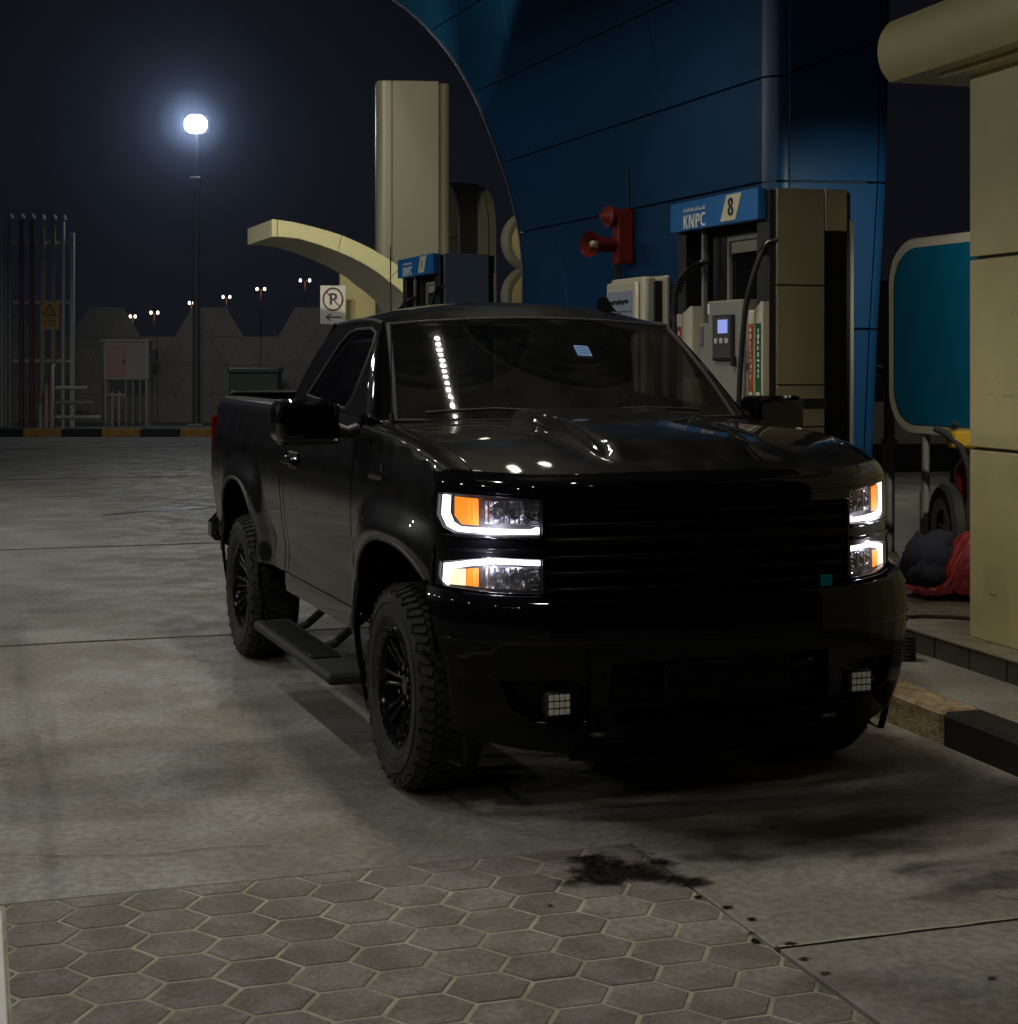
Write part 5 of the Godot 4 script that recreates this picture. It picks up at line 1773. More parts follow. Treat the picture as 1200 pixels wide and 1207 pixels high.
		part("cowl_corner", sc, gloss, t)
		# mirror
		var mm := MB.new()
		var ro := PackedVector2Array()
		for c in [[0.1, 0.055, 0.0], [-0.1, 0.055, 1.0], [-0.1, -0.055, 2.0], [0.1, -0.055, 3.0]]:
			for k in 7:
				var a: float = PI * 0.5 * (c[2] + k / 6.0)
				ro.append(Vector2(c[0] + 0.045 * cos(a), c[1] + 0.042 * sin(a)))
		var MT := Transform3D(Basis(), Vector3(sx * 1.185, 1.464, 0.0))
		mm.prism(ro, -0.88, -0.775, MT, 0.0, true)
		for q in [[0.0, 0.0, -0.775, -0.752], [0.010, 0.006, -0.752, -0.738], [0.024, 0.018, -0.738, -0.73]]:
			var r0 := MB.inset(ro, q[0]) if q[0] > 0.0 else ro
			var r1 := MB.inset(ro, q[0] + 0.012)
			for k in ro.size():
				var k2 := (k + 1) % ro.size()
				var n0: Vector3 = Vector3(ro[k].x, ro[k].y, 0).normalized() * (1.0 - q[0] * 30.0) + Vector3(0, 0, 0.3 + q[0] * 25.0)
				var n1: Vector3 = Vector3(ro[k2].x, ro[k2].y, 0).normalized() * (1.0 - q[0] * 30.0) + Vector3(0, 0, 0.3 + q[0] * 25.0)
				mm.quads(MT * Vector3(r0[k].x, r0[k].y, q[2]), MT * Vector3(r0[k2].x, r0[k2].y, q[2]), MT * Vector3(r1[k2].x, r1[k2].y, q[3]), MT * Vector3(r1[k].x, r1[k].y, q[3]), n0.normalized(), n1.normalized(), n1.normalized(), n0.normalized())
		mm.prism(MB.inset(ro, 0.034), -0.76, -0.7295, MT, 0.0, true)
		mm.box(Vector3(sx * 1.185, 1.462, -0.875), Vector3(0.27, 0.17, 0.03), 0.01)
		var mir := part("mirror", mm, gloss, t)
		var arm := MB.new()
		arm.tube([Vector3(sx * 0.93, 1.43, -0.80), Vector3(sx * 1.0, 1.41, -0.80), Vector3(sx * 1.08, 1.43, -0.80)], [0.035, 0.03, 0.04], 10)
		part("mirror_arm", arm, black, mir)
		part("mirror_lower", bx(Vector3(sx * 1.185, 1.375, -0.79), Vector3(0.27, 0.03, 0.12), 0.012), black, mir)
		part("mirror_glass", bb(Vector3(sx * 1.06, 1.39, -0.893), Vector3(sx * 1.31, 1.53, -0.891), 0.0), mats.chrome, mir)
		# running board
		var rb := MB.new()
		rb.box(Vector3(sx * 1.035, 0.335, -1.42), Vector3(0.2, 0.05, 1.62), 0.015)
		var board := part("running_board", rb, mats.rubber, t)
		var pad := MB.new()
		for k in 30:
			pad.box(Vector3(sx * 1.04, 0.364, -2.12 + 0.038 * k), Vector3(0.14, 0.012, 0.018), 0.003)
		part("step_pad", pad, black, board)
		for z in [-2.0, -1.4, -0.85]:
			var br := MB.new()
			br.tube([Vector3(sx * 0.7, 0.52, z), Vector3(sx * 0.9, 0.36, z), Vector3(sx * 1.0, 0.33, z)], 0.022, 8)
			part("bracket", br, mats.rubber, board)
		# wiper
		var wp := MB.new()
		var a0 := -0.72 if sx < 0 else 0.02
		wp.tube([wind_f(0.03).call(Vector2(a0, 0.02)), wind_f(0.035).call(Vector2(a0 + 0.3, 0.035)), wind_f(0.03).call(Vector2(a0 + 0.6, 0.02))], 0.008, 6)
		part("wiper", wp, mats.rubber, t)
		front_side(t, sx)
		make_wheel(t, Vector3(sx * 0.885, 0.415, 0.0), sx)
		make_wheel(t, Vector3(sx * 0.885, 0.415, -3.2), sx)
	# ---- hood
	var hp := PackedVector2Array()
	for k in 21:
		var x := -0.868 + 1.736 * k / 20.0
		hp.append(Vector2(x, -0.31 - 0.16 * pow(x / 0.85, 2.0)))
	for k in 25:
		var x := 0.868 - 1.736 * k / 24.0
		hp.append(Vector2(x, spline(ZF, absf(x)) - 0.052))
	var hf := func(p: Vector2) -> Vector3:
		return Vector3(p.x, hood_y(p.x, p.y), p.y)
	var hm := MB.new()
	hm.panel(hp, [], hf, Vector3.UP, 0.03, 0.035)
	var hood := part("hood", hm, mats.dusty, t)
	# blunt nose: turns down from the hood to the lamps and the grille
	var top_y := func(x: float) -> float:
		var ax := absf(x)
		if ax <= 0.868:
			return hood_y(ax, spline(ZF, ax) - 0.05) - 0.002
		return lerpf(hood_y(0.868, spline(ZF, 0.868) - 0.05), roll_y(0.43) + 0.005, clampf((ax - 0.868) / 0.12, 0.0, 1.0))
	var nf := func(p: Vector2) -> Vector3:
		var q: Vector3 = front_f(1.0, 0.002).call(Vector2(p.x, p.y))
		var u: float = clampf((p.y - 1.238) / (top_y.call(p.x) - 1.238), 0.0, 1.0)
		return Vector3(q.x * (1.0 - 0.004 * u), q.y, q.z - 0.05 * u * u * u)
	var np := PackedVector2Array()
	for k in 41:
		var x := -0.988 + 1.976 * k / 40.0
		np.append(Vector2(x, top_y.call(x)))
	np.append_array(pv([0.988, 1.243, 0.86, 1.24, 0.645, 1.231, -0.645, 1.231, -0.86, 1.24, -0.988, 1.243]))
	var nm := MB.new()
	nm.panel(np, [], nf, Vector3(0, 0.3, 1), 0.03, 0.03)
	part("nose_panel", nm, mats.paint, t)
	var cw := MB.new()
	var cpoly := PackedVector2Array()
	for k in 21:
		var x := -0.86 + 1.72 * k / 20.0
		cpoly.append(Vector2(x, -0.43 - 0.17 * pow(x / 0.85, 2.0)))
	for k in 21:
		var x := 0.86 - 1.72 * k / 20.0
		cpoly.append(Vector2(x, -0.315 - 0.16 * pow(x / 0.85, 2.0)))
	cw.panel(cpoly, [], func(p: Vector2) -> Vector3: return Vector3(p.x, 1.452 - 0.02 * pow(p.x / 0.86, 2.0), p.y), Vector3.UP, 0.05)
	part("cowl", cw, mats.rubber, t)
	# ---- windscreen, roof, cab back
	var wm := MB.new()
	wm.panel(pv([-0.85, 0.0, 0.85, 0.0, 0.85, 0.7, -0.85, 0.7]), [], wind_f(0.0), Vector3(0, 0.5, 0.5), 0.05)
	var ws := part("windscreen", wm, mats.tint, t)
	var dm := MB.new()
	dm.panel(pv([-0.83, 0.005, 0.83, 0.005, 0.83, 0.69, -0.83, 0.69]), [], wind_f(0.003), Vector3(0, 0.5, 0.5), 0.05, 0.0, true)
	part("dust_film", dm, dust_film(), ws)
	var stk := MB.new()
	stk.panel(pv([0.12, 0.405, 0.20, 0.40, 0.205, 0.475, 0.125, 0.48]), [], wind_f(0.006), Vector3(0, 0.5, 0.5), 0.03)
	part("sticker", stk, glow(0.16, 0.28, 0.5, 0.32), ws, "small pale blue sticker with an added glow on the windscreen")  # sticker given its own glow so it reads bright in the dark
	for k in 3:
		var wv := MB.new()
		wv.panel(pv([0.13, 0.418 + 0.02 * k, 0.195, 0.415 + 0.02 * k, 0.195, 0.421 + 0.02 * k, 0.13, 0.424 + 0.02 * k]), [], wind_f(0.008), Vector3(0, 0.5, 0.5), 0.03)
		part("print_line", wv, mat(0.05, 0.08, 0.2, 0.5), ws)
	var fr := MB.new()
	for e in [[Vector2(-0.84, 0.0), Vector2(-0.84, 0.7)], [Vector2(0.84, 0.0), Vector2(0.84, 0.7)], [Vector2(-0.84, 0.695), Vector2(0.84, 0.695)], [Vector2(-0.84, 0.003), Vector2(0.84, 0.003)]]:
		var pts := []
		for k in 17:
			pts.append(wind_f(0.0).call(e[0].lerp(e[1], k / 16.0)))
		fr.tube(pts, 0.011, 6)
	part("windscreen_seal", fr, mats.rubber, ws)
	var rp := PackedVector2Array()
	for k in 15:
		var x := -0.745 + 1.49 * k / 14.0
		rp.append(Vector2(x, -1.036 - 0.057 * pow(x / 0.735, 2.0)))
	rp.append_array(pv([0.745, -1.95, 0.7, -2.03, -0.7, -2.03, -0.745, -1.95]))
	var rm2 := MB.new()
	rm2.panel(rp, [], func(p: Vector2) -> Vector3: return Vector3(p.x, roof_y(p.x, p.y), p.y), Vector3.UP, 0.04, 0.03)
	var roof := part("roof", rm2, mats.dusty, t)
	var fin := MB.new()
	fin.prism(pv([-0.09, 0.0, 0.09, 0.0, 0.03, 0.028, -0.03, 0.075, -0.06, 0.078]), -0.022, 0.022, Transform3D(Basis(Vector3(0, 0, 1), Vector3(0, 1, 0), Vector3(-1, 0, 0)), Vector3(0.5, roof_y(0.5, -1.32) - 0.004, -1.32)), 0.012, true)
	part("roof_fin", fin, gloss, roof)
	for s in [-1.0, 1.0]:
		var sm := MB.new()
		var pts := []
		for k in 12:
			var z := -1.12 - 0.85 * k / 11.0
			pts.append(Vector3(s * 0.738, roof_y(0.738, z) - 0.002, z))
		sm.tube(pts, 0.011, 6)
		part("roof_seam", sm, black, roof)
	var bk := MB.new()
	bk.panel(pv([-0.94, 1.5, 0.94, 1.5, 0.75, 1.93, -0.75, 1.93]), [pv([-0.72, 1.58, 0.72, 1.58, 0.62, 1.86, -0.62, 1.86])], func(p: Vector2) -> Vector3: return Vector3(p.x, p.y, lerpf(-2.19, -2.02, (p.y - 1.5) / 0.43)), Vector3(0, 0.3, -1), 0.06, 0.02)
	part("cab_back", bk, gloss, t)
	var rg := MB.new()
	rg.panel(pv([-0.73, 1.57, 0.73, 1.57, 0.63, 1.87, -0.63, 1.87]), [], func(p: Vector2) -> Vector3: return Vector3(p.x, p.y, lerpf(-2.18, -2.01, (p.y - 1.5) / 0.43)), Vector3(0, 0.3, -1), 0.1)
	part("rear_window", rg, mats.privacy, t)
	part("cab_bulkhead", bb(Vector3(-0.94, 0.7, -2.175), Vector3(0.94, 1.5, -2.13), 0.01), gloss, t)
	# ---- bed
	part("bed_floor", bb(Vector3(-0.78, 0.88, -4.28), Vector3(0.78, 0.92, -2.2), 0.004), mats.rubber, t)
	part("bed_front", bb(Vector3(-0.78, 0.9, -2.23), Vector3(0.78, 1.48, -2.19), 0.01), gloss, t)
	var tgm := MB.new()
	tgm.box(Vector3(0, 1.2, -4.3), Vector3(1.74, 0.64, 0.05), 0.02)
	var tg := part("tailgate", tgm, gloss, t)
	part("gate_cap", bb(Vector3(-0.86, 1.515, -4.33), Vector3(0.86, 1.54, -4.265), 0.012), black, tg)
	var rbm := MB.new()
	rbm.box(Vector3(0, 0.68, -4.38), Vector3(1.92, 0.13, 0.14), 0.03)
	rbm.box(Vector3(-0.88, 0.64, -4.35), Vector3(0.22, 0.15, 0.18), 0.03)
	rbm.box(Vector3(0.88, 0.64, -4.35), Vector3(0.22, 0.15, 0.18), 0.03)
	part("rear_bumper", rbm, mats.black_gloss, t)
	# ---- underbody
	var ub := MB.new()
	ub.box(Vector3(0, 0.56, -1.9), Vector3(1.14, 0.2, 4.6), 0.02)
	ub.box(Vector3(0, 0.66, -1.4), Vector3(1.8, 0.2, 1.4), 0.02)
	ub.box(Vector3(0, 0.8, 0.1), Vector3(1.1, 0.6, 1.1), 0.02)
	ub.box(Vector3(0, 0.415, -3.2), Vector3(1.6, 0.12, 0.12), 0.03)
	ub.box(Vector3(0, 0.415, -3.2), Vector3(0.3, 0.3, 0.3), 0.08)
	ub.box(Vector3(0, 0.42, 0.0), Vector3(1.5, 0.1, 0.12), 0.03)
	part("chassis", ub, mats.rubber, t)
	# ---- cabin
	var ds := MB.new()
	ds.box(Vector3(0, 1.33, -0.78), Vector3(1.66, 0.22, 0.46), 0.06)
	ds.box(Vector3(0.38, 1.44, -0.78), Vector3(0.42, 0.08, 0.2), 0.03)
	part("dashboard", ds, mats.rubber, t)
	var swm := MB.new()
	var swp := []
	for k in 25:
		var a := TAU * k / 24.0
		swp.append(Vector3(0.38 + 0.19 * cos(a), 1.45 + 0.19 * sin(a) * 0.88, -1.08 - 0.19 * sin(a) * 0.45))
	swm.tube(swp, 0.016, 8, false)
	swm.box(Vector3(0.38, 1.45, -1.08), Vector3(0.36, 0.05, 0.03), 0.01)
	swm.tube([Vector3(0.38, 1.45, -1.07), Vector3(0.38, 1.36, -0.9)], 0.04, 8)
	part("steering_wheel", swm, mats.rubber, t)
	for x in [-0.4, 0.4]:
		var se := MB.new()
		se.box(Vector3(x, 1.15, -1.45), Vector3(0.54, 0.16, 0.52), 0.06)
		se.box(Vector3(x, 1.45, -1.78), Vector3(0.52, 0.6, 0.14), 0.06, Basis(Vector3.RIGHT, -0.2))
		se.box(Vector3(x, 1.80, -1.83), Vector3(0.26, 0.16, 0.1), 0.04)
		part("seat", se, mat(0.02, 0.02, 0.02, 0.8), t)
	part("interior_mirror", bx(Vector3(0, 1.83, -1.07), Vector3(0.24, 0.06, 0.03), 0.012), black, t)
	# mast antenna on the near fender
	var an := MB.new()
	an.tube([Vector3(-0.86, 1.44, -0.558), Vector3(-0.86, 1.50, -0.56)], 0.012, 8)
	an.tube([Vector3(-0.86, 1.5, -0.56), Vector3(-0.862, 2.235, -0.575)], 0.0028, 6)
	part("antenna", an, mats.rubber, t)
	front_centre(t)

func dust_film() -> StandardMaterial3D:
	var w := 512
	var h := 224
	var im := Image.create(w, h, false, Image.FORMAT_RGBA8)
	var nz := FastNoiseLite.new()
	nz.seed = 17
	nz.frequency = 0.012
	var fz := FastNoiseLite.new()
	fz.seed = 18
	fz.frequency = 0.09
	for j in h:
		for i in w:
			# metres on the glass, y up
			var x := (float(i) / w) * 1.66 - 0.83
			var y := (1.0 - float(j) / h) * 0.685
			var a := 0.05 + 0.03 * nz.get_noise_2d(i, j) + 0.02 * fz.get_noise_2d(i, j * 1.5)
			for c in [-0.62, 0.12]:
				var dx: float = x - c
				var dy := y + 0.06
				var r := sqrt(dx * dx + dy * dy)
				var ang := atan2(dy, -dx)
				if r < 0.58 and r > 0.1 and ang > 0.2 and ang < 2.85:
					var streak := 0.5 + 0.5 * sin(r * 70.0 + 9.0 * nz.get_noise_2d(r * 500.0, ang * 30.0))
					a *= 0.3 + 0.5 * streak * streak * smoothstep(0.15, 0.5, r) * smoothstep(-0.25, 0.35, nz.get_noise_2d(ang * 90.0 + 70.0, r * 60.0))
					a += 0.03 * exp(-pow((r - 0.57) / 0.012, 2.0))
			im.set_pixel(i, j, Color(0.46, 0.45, 0.42, clampf(a, 0.0, 1.0)))
	var m := StandardMaterial3D.new()
	m.albedo_texture = ImageTexture.create_from_image(im)
	m.transparency = BaseMaterial3D.TRANSPARENCY_ALPHA
	m.roughness = 0.9
	m.texture_repeat = false
	return m

func front_side(t: Node3D, sx: float) -> void:
	var hint := Vector3(sx * 0.4, 0, 1)
	var up_o := pv([0.658, 1.083, 0.80, 1.079, 0.94, 1.085, 0.972, 1.104, 0.988, 1.15, 0.983, 1.236, 0.80, 1.226, 0.658, 1.213])
	var lo_o := pv([0.658, 0.868, 0.82, 0.868, 0.972, 0.885, 0.985, 0.92, 0.982, 0.975, 0.90, 0.99, 0.82, 1.0, 0.658, 0.996])
	var fm := MB.new()
	var face := PackedVector2Array()
	face.append_array(pv([0.645, 0.865, 0.9, 0.865, 0.985, 0.875, 1.0, 0.92, 1.0, 1.2, 0.99, 1.25, 0.86, 1.238, 0.645, 1.226]))
	fm.panel(face, [up_o, lo_o], front_f(sx, 0.0), hint, 0.03, 0.07)
	var ff := part("front_corner", fm, mats.paint, t)
	# horizontal blade between the lamps
	var bl := MB.new()
	bl.panel(pv([0.66, 1.02, 0.985, 1.02, 0.985, 1.03, 0.66, 1.032]), [], front_f(sx, 0.012), hint, 0.04, 0.012)
	part("blade", bl, mats.black_gloss, ff)
	var white := glow(0.9, 0.88, 1.0, 2.4)
	var amber := glow(1.0, 0.24, 0.008, 1.1)
	for k in 2:
		var o: PackedVector2Array = up_o if k == 0 else lo_o
		var l := part("headlight" if k == 0 else "lower_headlight", lens_shell(o, sx, hint), mats.black, t)
		# bright band
		var band := pv([0.670, 1.089, 0.80, 1.086, 0.935, 1.091, 0.965, 1.108, 0.980, 1.15, 0.976, 1.226, 0.960, 1.225, 0.963, 1.16, 0.950, 1.124, 0.928, 1.108, 0.80, 1.103, 0.70, 1.104, 0.680, 1.112, 0.670, 1.112]) if k == 0 else pv([0.668, 0.989, 0.82, 0.993, 0.90, 0.983, 0.975, 0.967, 0.978, 0.90, 0.966, 0.888, 0.960, 0.948, 0.90, 0.964, 0.82, 0.976, 0.668, 0.972])
		var bm := MB.new()
		bm.panel(band, [], front_f(sx, -0.012), hint, 0.02, 0.02)
		part("running_light", bm, white, l)
		var ab := pv([0.872, 1.116, 0.925, 1.118, 0.945, 1.150, 0.944, 1.220, 0.872, 1.214]) if k == 0 else pv([0.874, 0.886, 0.914, 0.889, 0.914, 0.948, 0.90, 0.952, 0.874, 0.955])
		var am := MB.new()
		am.panel(ab, [], front_f(sx, -0.022), hint, 0.02, 0.006)
		part("turn_signal", am, amber, l)
		if k == 1:
			var hot := MB.new()
			hot.panel(pv([0.914, 0.889, 0.962, 0.890, 0.956, 0.946, 0.914, 0.950]), [], front_f(sx, -0.02), hint, 0.02, 0.006)
			part("bright_signal", hot, glow(1.0, 0.74, 0.4, 1.5), l)
		# ribs over the amber block
		var rb := MB.new()
		for q in 2:
			var x := 0.884 + 0.016 * q
			var y0 := 1.13 if k == 0 else 0.893
			var y1 := 1.21 if k == 0 else 0.945
			rb.panel(pv([x, y0, x + 0.004, y0, x + 0.004, y1, x, y1]), [], front_f(sx, -0.017), hint, 0.02, 0.004)
		part("amber_rib", rb, glow(1.0, 0.36, 0.03, 0.7), l)
		# reflector bowls, fins and projector
		var y0 := 1.12 if k == 0 else 0.878
		var y1 := 1.206 if k == 0 else 0.962
		var base: Callable = front_f(sx, -0.05)
		var rf := MB.new()
		rf.panel(pv([0.672, y0, 0.858, y0, 0.858, y1, 0.672, y1]), [], func(p: Vector2) -> Vector3:
			var b: Vector3 = base.call(p)
			return b + Vector3(0, 0, 0.018 * sin(p.x * 70.0) + 0.012 * sin(p.y * 90.0 + p.x * 30.0)), hint, 0.009)
		part("reflector", rf, mats.bowl, l)
		for q in 3:
			var c: Vector3 = front_f(sx, -0.035).call(Vector2(0.705 + 0.055 * q, (y0 + y1) * 0.5))
			var pr := MB.new()
			var T := Transform3D(Basis(Vector3(0, 0, 1), Vector3(1, 0, 0), Vector3(0, 1, 0)), c)
			pr.lathe([Vector2(-0.03, 0.024), Vector2(0.012, 0.024), Vector2(0.012, 0.019), Vector2(0.0, 0.012), Vector2(-0.004, 0.001)], 16, T)
			part("projector", pr, mats.dark_chrome if q % 2 else mats.chrome, l)
		var fn := MB.new()
		for q in 5:
			fn.panel(pv([0.674, y0 + 0.016 * q, 0.70, y0 + 0.016 * q, 0.70, y0 + 0.005 + 0.016 * q, 0.674, y0 + 0.005 + 0.016 * q]), [], front_f(sx, -0.02), hint, 0.03, 0.02)
		for q in 10:
			var x := 0.705 + 0.0165 * q
			fn.panel(pv([x, y0 + 0.004, x + 0.0035, y0 + 0.004, x + 0.0035, y1 - 0.002, x, y1 - 0.002]), [], front_f(sx, -0.032 + 0.006 * (q % 3)), hint, 0.03, 0.012)
		part("fin", fn, mats.chrome, l)
		var gl := MB.new()
		gl.panel(o, [], front_f(sx, 0.003), hint, 0.03)
		part("lens", gl, mats.glass, l)
		var q: Vector3 = front_f(sx, 0.035).call(Vector2(0.84, 1.095 if k == 0 else 0.985))
		var om := OmniLight3D.new()
		om.name = "lamp_light"
		l.add_child(om, true)
		om.position = q
		om.light_energy = 0.035
		om.light_color = Color(0.86, 0.83, 1.0).linear_to_srgb()
		om.light_size = 0.012
		om.omni_range = 20
		om.omni_attenuation = 2.0
		om.shadow_enabled = true
	# pale mouldings under each lamp
	var ms := MB.new()
	for e in [[0.66, 0.975, 1.074, 1.077], [0.66, 0.965, 0.856, 0.866]]:
		var pts := []
		for k in 13:
			var u := k / 12.0
			pts.append(front_f(sx, 0.006).call(Vector2(lerpf(e[0], e[1], u), lerpf(e[2], e[3], pow(u, 3.0)))))
		ms.tube(pts, 0.005, 6)
	part("lamp_moulding", ms, mats.black_gloss, ff)

func lens_shell(o: PackedVector2Array, sx: float, hint: Vector3) -> MB:
	var m := MB.new()
	m.panel(o, [], front_f(sx, -0.068), hint, 0.03)
	return m

func front_centre(t: Node3D) -> void:
	var hint := Vector3(0, 0, 1)
	var bk := MB.new()
	bk.panel(pv([-0.65, 0.86, 0.65, 0.86, 0.65, 1.23, -0.65, 1.23]), [], front_f(1.0, -0.075), hint, 0.06)
	var gr := part("grille", bk, mats.grille, t)
	var fr := MB.new()
	fr.panel(pv([-0.65, 1.185, 0.65, 1.185, 0.65, 1.228, -0.65, 1.228]), [], front_f(1.0, 0.004), hint, 0.05, 0.07)
	part("grille_surround", fr, mats.paint, gr)
	for y in [0.875, 0.935, 0.995, 1.055, 1.115, 1.168]:
		var b := MB.new()
		var hh := 0.034 if y != 1.055 else 0.06
		b.panel(pv([-0.642, y - hh * 0.5, 0.642, y - hh * 0.5, 0.642, y + hh * 0.5, -0.642, y + hh * 0.5]), [], func(p: Vector2) -> Vector3:
			var q: Vector3 = front_f(1.0, -0.004).call(p)
			return q + Vector3(0, 0, -0.03 * pow(absf(p.y - y) / (hh * 0.5), 2.0)), hint, 0.017, 0.025)
		part("bar", b, mats.grille, gr)
	var me := MB.new()
	for k in 43:
		var x := -0.63 + 0.03 * k
		var q: Vector3 = front_f(1.0, -0.05).call(Vector2(x, 1.02))
		me.box(q, Vector3(0.005, 0.32, 0.02), 0.0)
	part("grille_mesh", me, mats.grille, gr)
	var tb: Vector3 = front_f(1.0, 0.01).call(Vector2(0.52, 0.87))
	part("badge", bx(tb, Vector3(0.05, 0.045, 0.008), 0.002), mat(0.0, 0.16, 0.17, 0.3), gr, "small teal square painted as a reflected glint")  # added teal square standing in for a reflected light on the grille
	# ---- bumper
	var zs := func(z: float) -> float:
		var i := plan.size() - 1
		while i > 1 and plan[i - 1][2] < z:
			i -= 1
		var u: float = (z - plan[i - 1][2]) / (plan[i][2] - plan[i - 1][2])
		return lerpf(plan[i - 1][0], plan[i][0], u)
	var smax: float = zs.call(0.42)
	var out := PackedVector2Array()
	var right := []
	var ys := [0.885, 0.84, 0.78, 0.72, 0.66, 0.6, 0.54, 0.48, 0.42, 0.38]
	for y in ys:
		var u: float = 1.0 - pow(absf(y - 0.45) / 0.56, 2.5)
		var za: float = 0.605 * pow(maxf(u, 0.0), 0.4) + 0.012
		right.append(Vector2(zs.call(maxf(za, 0.4)), y))
	for p in right: out.append(p)
	out.append_array(pv([1.05, 0.34, 0.8, 0.30, 0.45, 0.27, 0.0, 0.265, -0.45, 0.27, -0.8, 0.30, -1.05, 0.34]))
	for k in range(right.size() - 1, -1, -1):
		out.append(Vector2(-right[k].x, right[k].y))
	out.append_array(pv([-0.66, 0.862, 0.0, 0.858, 0.66, 0.862]))
	var intake := pv([-0.44, 0.40, 0.44, 0.40, 0.47, 0.47, 0.45, 0.63, -0.45, 0.63, -0.47, 0.47])
	var pk := pv([0.53, 0.41, 0.74, 0.41, 0.83, 0.46, 0.87, 0.56, 0.60, 0.575, 0.53, 0.53])
	var pk2 := PackedVector2Array()
	for p in pk: pk2.append(Vector2(-p.x, p.y))
	var bm := MB.new()
	bm.panel(out, [intake, pk, pk2], bumper_f(0.0), Vector3(0, 0, 1), 0.035, 0.06)
	var bu := part("front_bumper", bm, mats.bumper, t)
	var ib := MB.new()
	for q in [intake, pk, pk2]:
		ib = MB.new()
		ib.panel(MB.inset(q, -0.01), [], bumper_f(-0.075), hint, 0.05)
		part("intake_recess", ib, mats.grille, bu)
	
	for y in [0.455, 0.515, 0.575]:
		var b := MB.new()
		b.panel(pv([-0.45, y - 0.008, 0.45, y - 0.008, 0.45, y + 0.008, -0.45, y + 0.008]), [], bumper_f(-0.04), hint, 0.05, 0.02)
		part("intake_bar", b, mats.grille, bu)
	# crease along the bumper
	var cr := MB.new()
	cr.panel(pv([-1.1, 0.70, 1.1, 0.70, 1.1, 0.712, -1.1, 0.712]), [], bumper_f(0.004), Vector3(0, 0, 1), 0.05, 0.006)
	part("crease_strip", cr, mats.black_gloss, bu)
	var sk := MB.new()
	sk.panel(pv([-0.6, 0.255, 0.6, 0.255, 0.55, 0.33, -0.55, 0.33]), [], bumper_f(0.012), hint, 0.05, 0.03)
	part("skid_plate", sk, mats.grille, bu)
	var pl: Vector3 = bumper_f(0.02).call(Vector2(0.0, 0.55))
	part("plate_holder", bx(pl, Vector3(0.52, 0.14, 0.02), 0.006), mats.grille, bu, "blank matte black plate holder")
	for s in [-1.0, 1.0]:
		var c: Vector3 = bumper_f(-0.03).call(Vector2(s * 0.655, 0.478))
		var fl := part("fog_light", bx(c, Vector3(0.1, 0.095, 0.05), 0.01), mats.black, t)
		for i in 4:
			for j in 3:
				part("cell", bx(c + Vector3(-0.032 + 0.0215 * i, -0.026 + 0.026 * j, 0.026), Vector3(0.018, 0.021, 0.008), 0.002), mat(0.62, 0.6, 0.52, 0.5), fl)
		var hk := MB.new()
		var hc: Vector3 = bumper_f(0.0).call(Vector2(s * 0.49, 0.36))
		var hp := []
		for k in 13:
			var a := PI * k / 12.0
			hp.append(hc + Vector3(0.03 * cos(a), 0, 0.05 * sin(a) - 0.03))
		hk.tube(hp, 0.012, 8)
		part("tow_hook", hk, mats.black, bu)

func black_of() -> Material:
	return mats.black

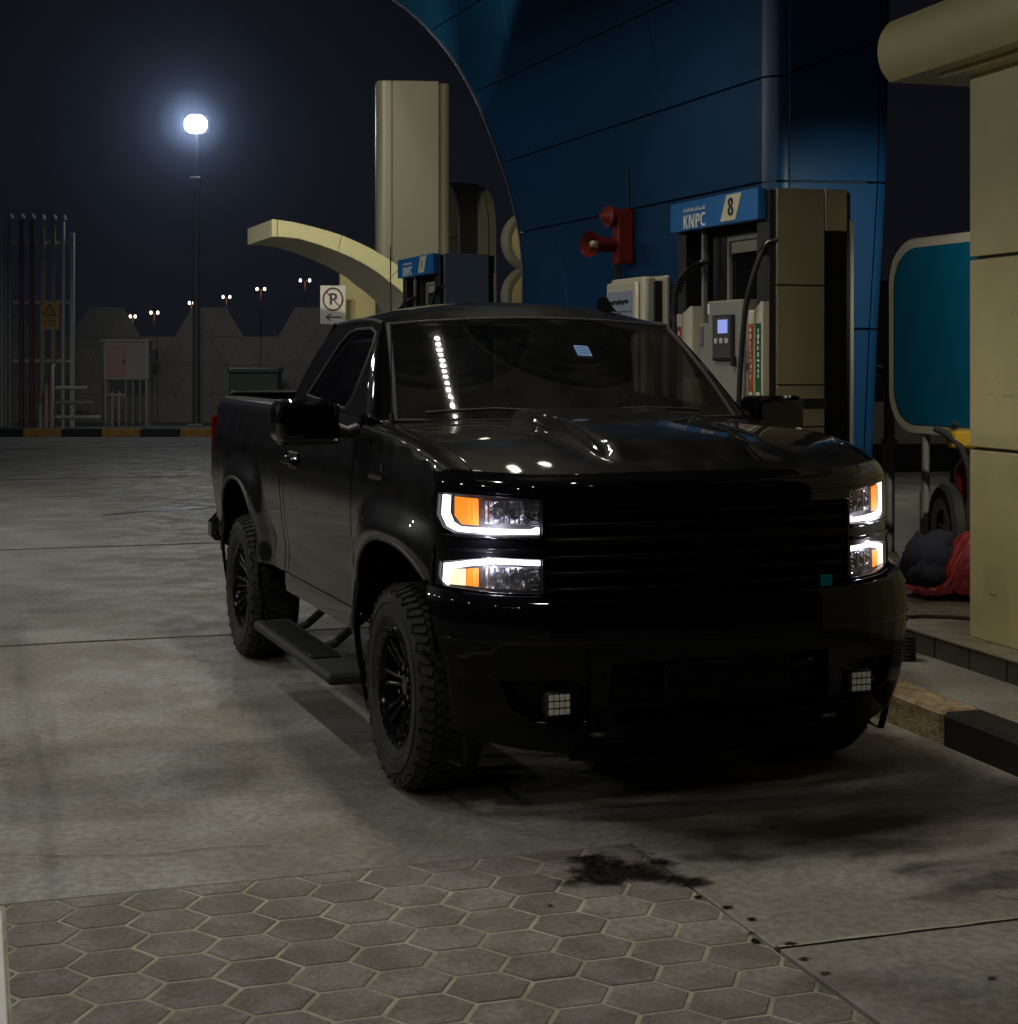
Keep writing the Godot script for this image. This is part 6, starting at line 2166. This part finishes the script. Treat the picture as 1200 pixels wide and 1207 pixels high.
func make_wheel(t: Node3D, at: Vector3, sx: float) -> void:
	# lathe axis along x, outwards
	var T := Transform3D(Basis(Vector3(sx, 0, 0), Vector3(0, 1, 0), Vector3(0, 0, sx)), at)
	var ty := MB.new()
	ty.lathe([Vector2(-0.12, 0.235), Vector2(-0.135, 0.26), Vector2(-0.145, 0.32), Vector2(-0.14, 0.37), Vector2(-0.118, 0.398), Vector2(-0.09, 0.404), Vector2(0.09, 0.404), Vector2(0.118, 0.398), Vector2(0.138, 0.37), Vector2(0.145, 0.32), Vector2(0.137, 0.272), Vector2(0.128, 0.262), Vector2(0.12, 0.235)], 56, T)
	# raised lettering ring and ribs on the sidewall
	ty.lathe([Vector2(0.143, 0.335), Vector2(0.147, 0.338), Vector2(0.147, 0.344), Vector2(0.143, 0.347)], 56, T)
	ty.lathe([Vector2(0.137, 0.281), Vector2(0.142, 0.284), Vector2(0.142, 0.288), Vector2(0.138, 0.291)], 56, T)
	var wheel := Node3D.new()
	wheel.name = "wheel"
	t.add_child(wheel, true)
	part("tyre", ty, mats.tyre if mats.has("tyre") else tyre_mat(), wheel)
	var td := MB.new()
	var lug := 60
	for k in lug:
		for row in [[-0.108, 0.05, 0.0, 0.34], [-0.045, 0.05, 0.5, 0.25], [0.015, 0.05, 0.0, -0.25], [0.06, 0.036, 0.5, 0.2], [0.108, 0.05, 0.0, -0.34]]:
			var a: float = TAU * (k + row[2]) / lug
			var tilt := Basis(Vector3.RIGHT, a)
			var r := 0.406 if absf(row[0]) < 0.1 else 0.3985
			var ctr := T * (tilt * Vector3(row[0], r, 0))
			td.box(ctr, Vector3(row[1], 0.016, 0.027), 0.0, T.basis * tilt * Basis(Vector3.UP, row[3]) * (Basis() if absf(row[0]) < 0.1 else Basis(Vector3.BACK, -signf(row[0]) * 0.45)))
		# sidewall blocks
		var a2: float = TAU * (k + 0.5) / lug
		if k % 2 == 0:
			td.box(T * (Basis(Vector3.RIGHT, a2) * Vector3(0.135, 0.375, 0)), Vector3(0.01, 0.024, 0.024), 0.0, T.basis * Basis(Vector3.RIGHT, a2) * Basis(Vector3.BACK, -0.25))
	part("tread", td, mats.tyre, wheel).set_meta("kind", "stuff")
	var rm := MB.new()
	rm.lathe([Vector2(0.122, 0.245), Vector2(0.132, 0.236), Vector2(0.124, 0.222), Vector2(0.10, 0.214), Vector2(-0.05, 0.205), Vector2(-0.1, 0.2)], 48, T)
	rm.lathe([Vector2(-0.03, 0.2), Vector2(-0.035, 0.02)], 32, T)
	part("rim", rm, mats.black_gloss, wheel)
	var sp := MB.new()
	for k in 8:
		for s in [-0.13, 0.13]:
			var a := TAU * k / 8.0
			var b := Basis(Vector3.RIGHT, a + s)
			var p0 := T * (Basis(Vector3.RIGHT, a + s * 1.6) * Vector3(0.055, 0.06, 0))
			var p1 := T * (b * Vector3(0.075, 0.13, 0))
			var p2 := T * (b * Vector3(0.098, 0.212, 0))
			sp.tube([p0, p1, p2], [0.014, 0.012, 0.013], 6)
	sp.lathe([Vector2(0.03, 0.09), Vector2(0.06, 0.085), Vector2(0.066, 0.06), Vector2(0.066, 0.045), Vector2(0.085, 0.04), Vector2(0.09, 0.02), Vector2(0.09, 0.001)], 24, T)
	part("spokes", sp, mats.black_gloss, wheel)
	var bo := MB.new()
	for k in 6:
		var a := TAU * k / 6.0
		var c := T * Vector3(0.07, 0.072 * cos(a), 0.072 * sin(a))
		bo.tube([c, c + Vector3(sx * 0.02, 0, 0)], 0.011, 6)
	for k in 20:
		var a := TAU * (k + 0.5) / 20.0
		var c := T * Vector3(0.125, 0.229 * cos(a), 0.229 * sin(a))
		bo.tube([c, c + Vector3(sx * 0.008, 0, 0)], 0.006, 6)
	part("bolts", bo, mats.dark_chrome, wheel).set_meta("kind", "stuff")

func tyre_mat() -> StandardMaterial3D:
	mats.tyre = mat(1, 1, 1, 0.85)
	mats.tyre.albedo_texture = noise_tex(0.015, 97, Color(0.09, 0.09, 0.087), Color(0.185, 0.18, 0.17), 0.3, 0.75, 256, 4)
	mats.tyre.uv1_triplanar = true
	mats.tyre.uv1_scale = Vector3.ONE / 0.8
	return mats.tyre
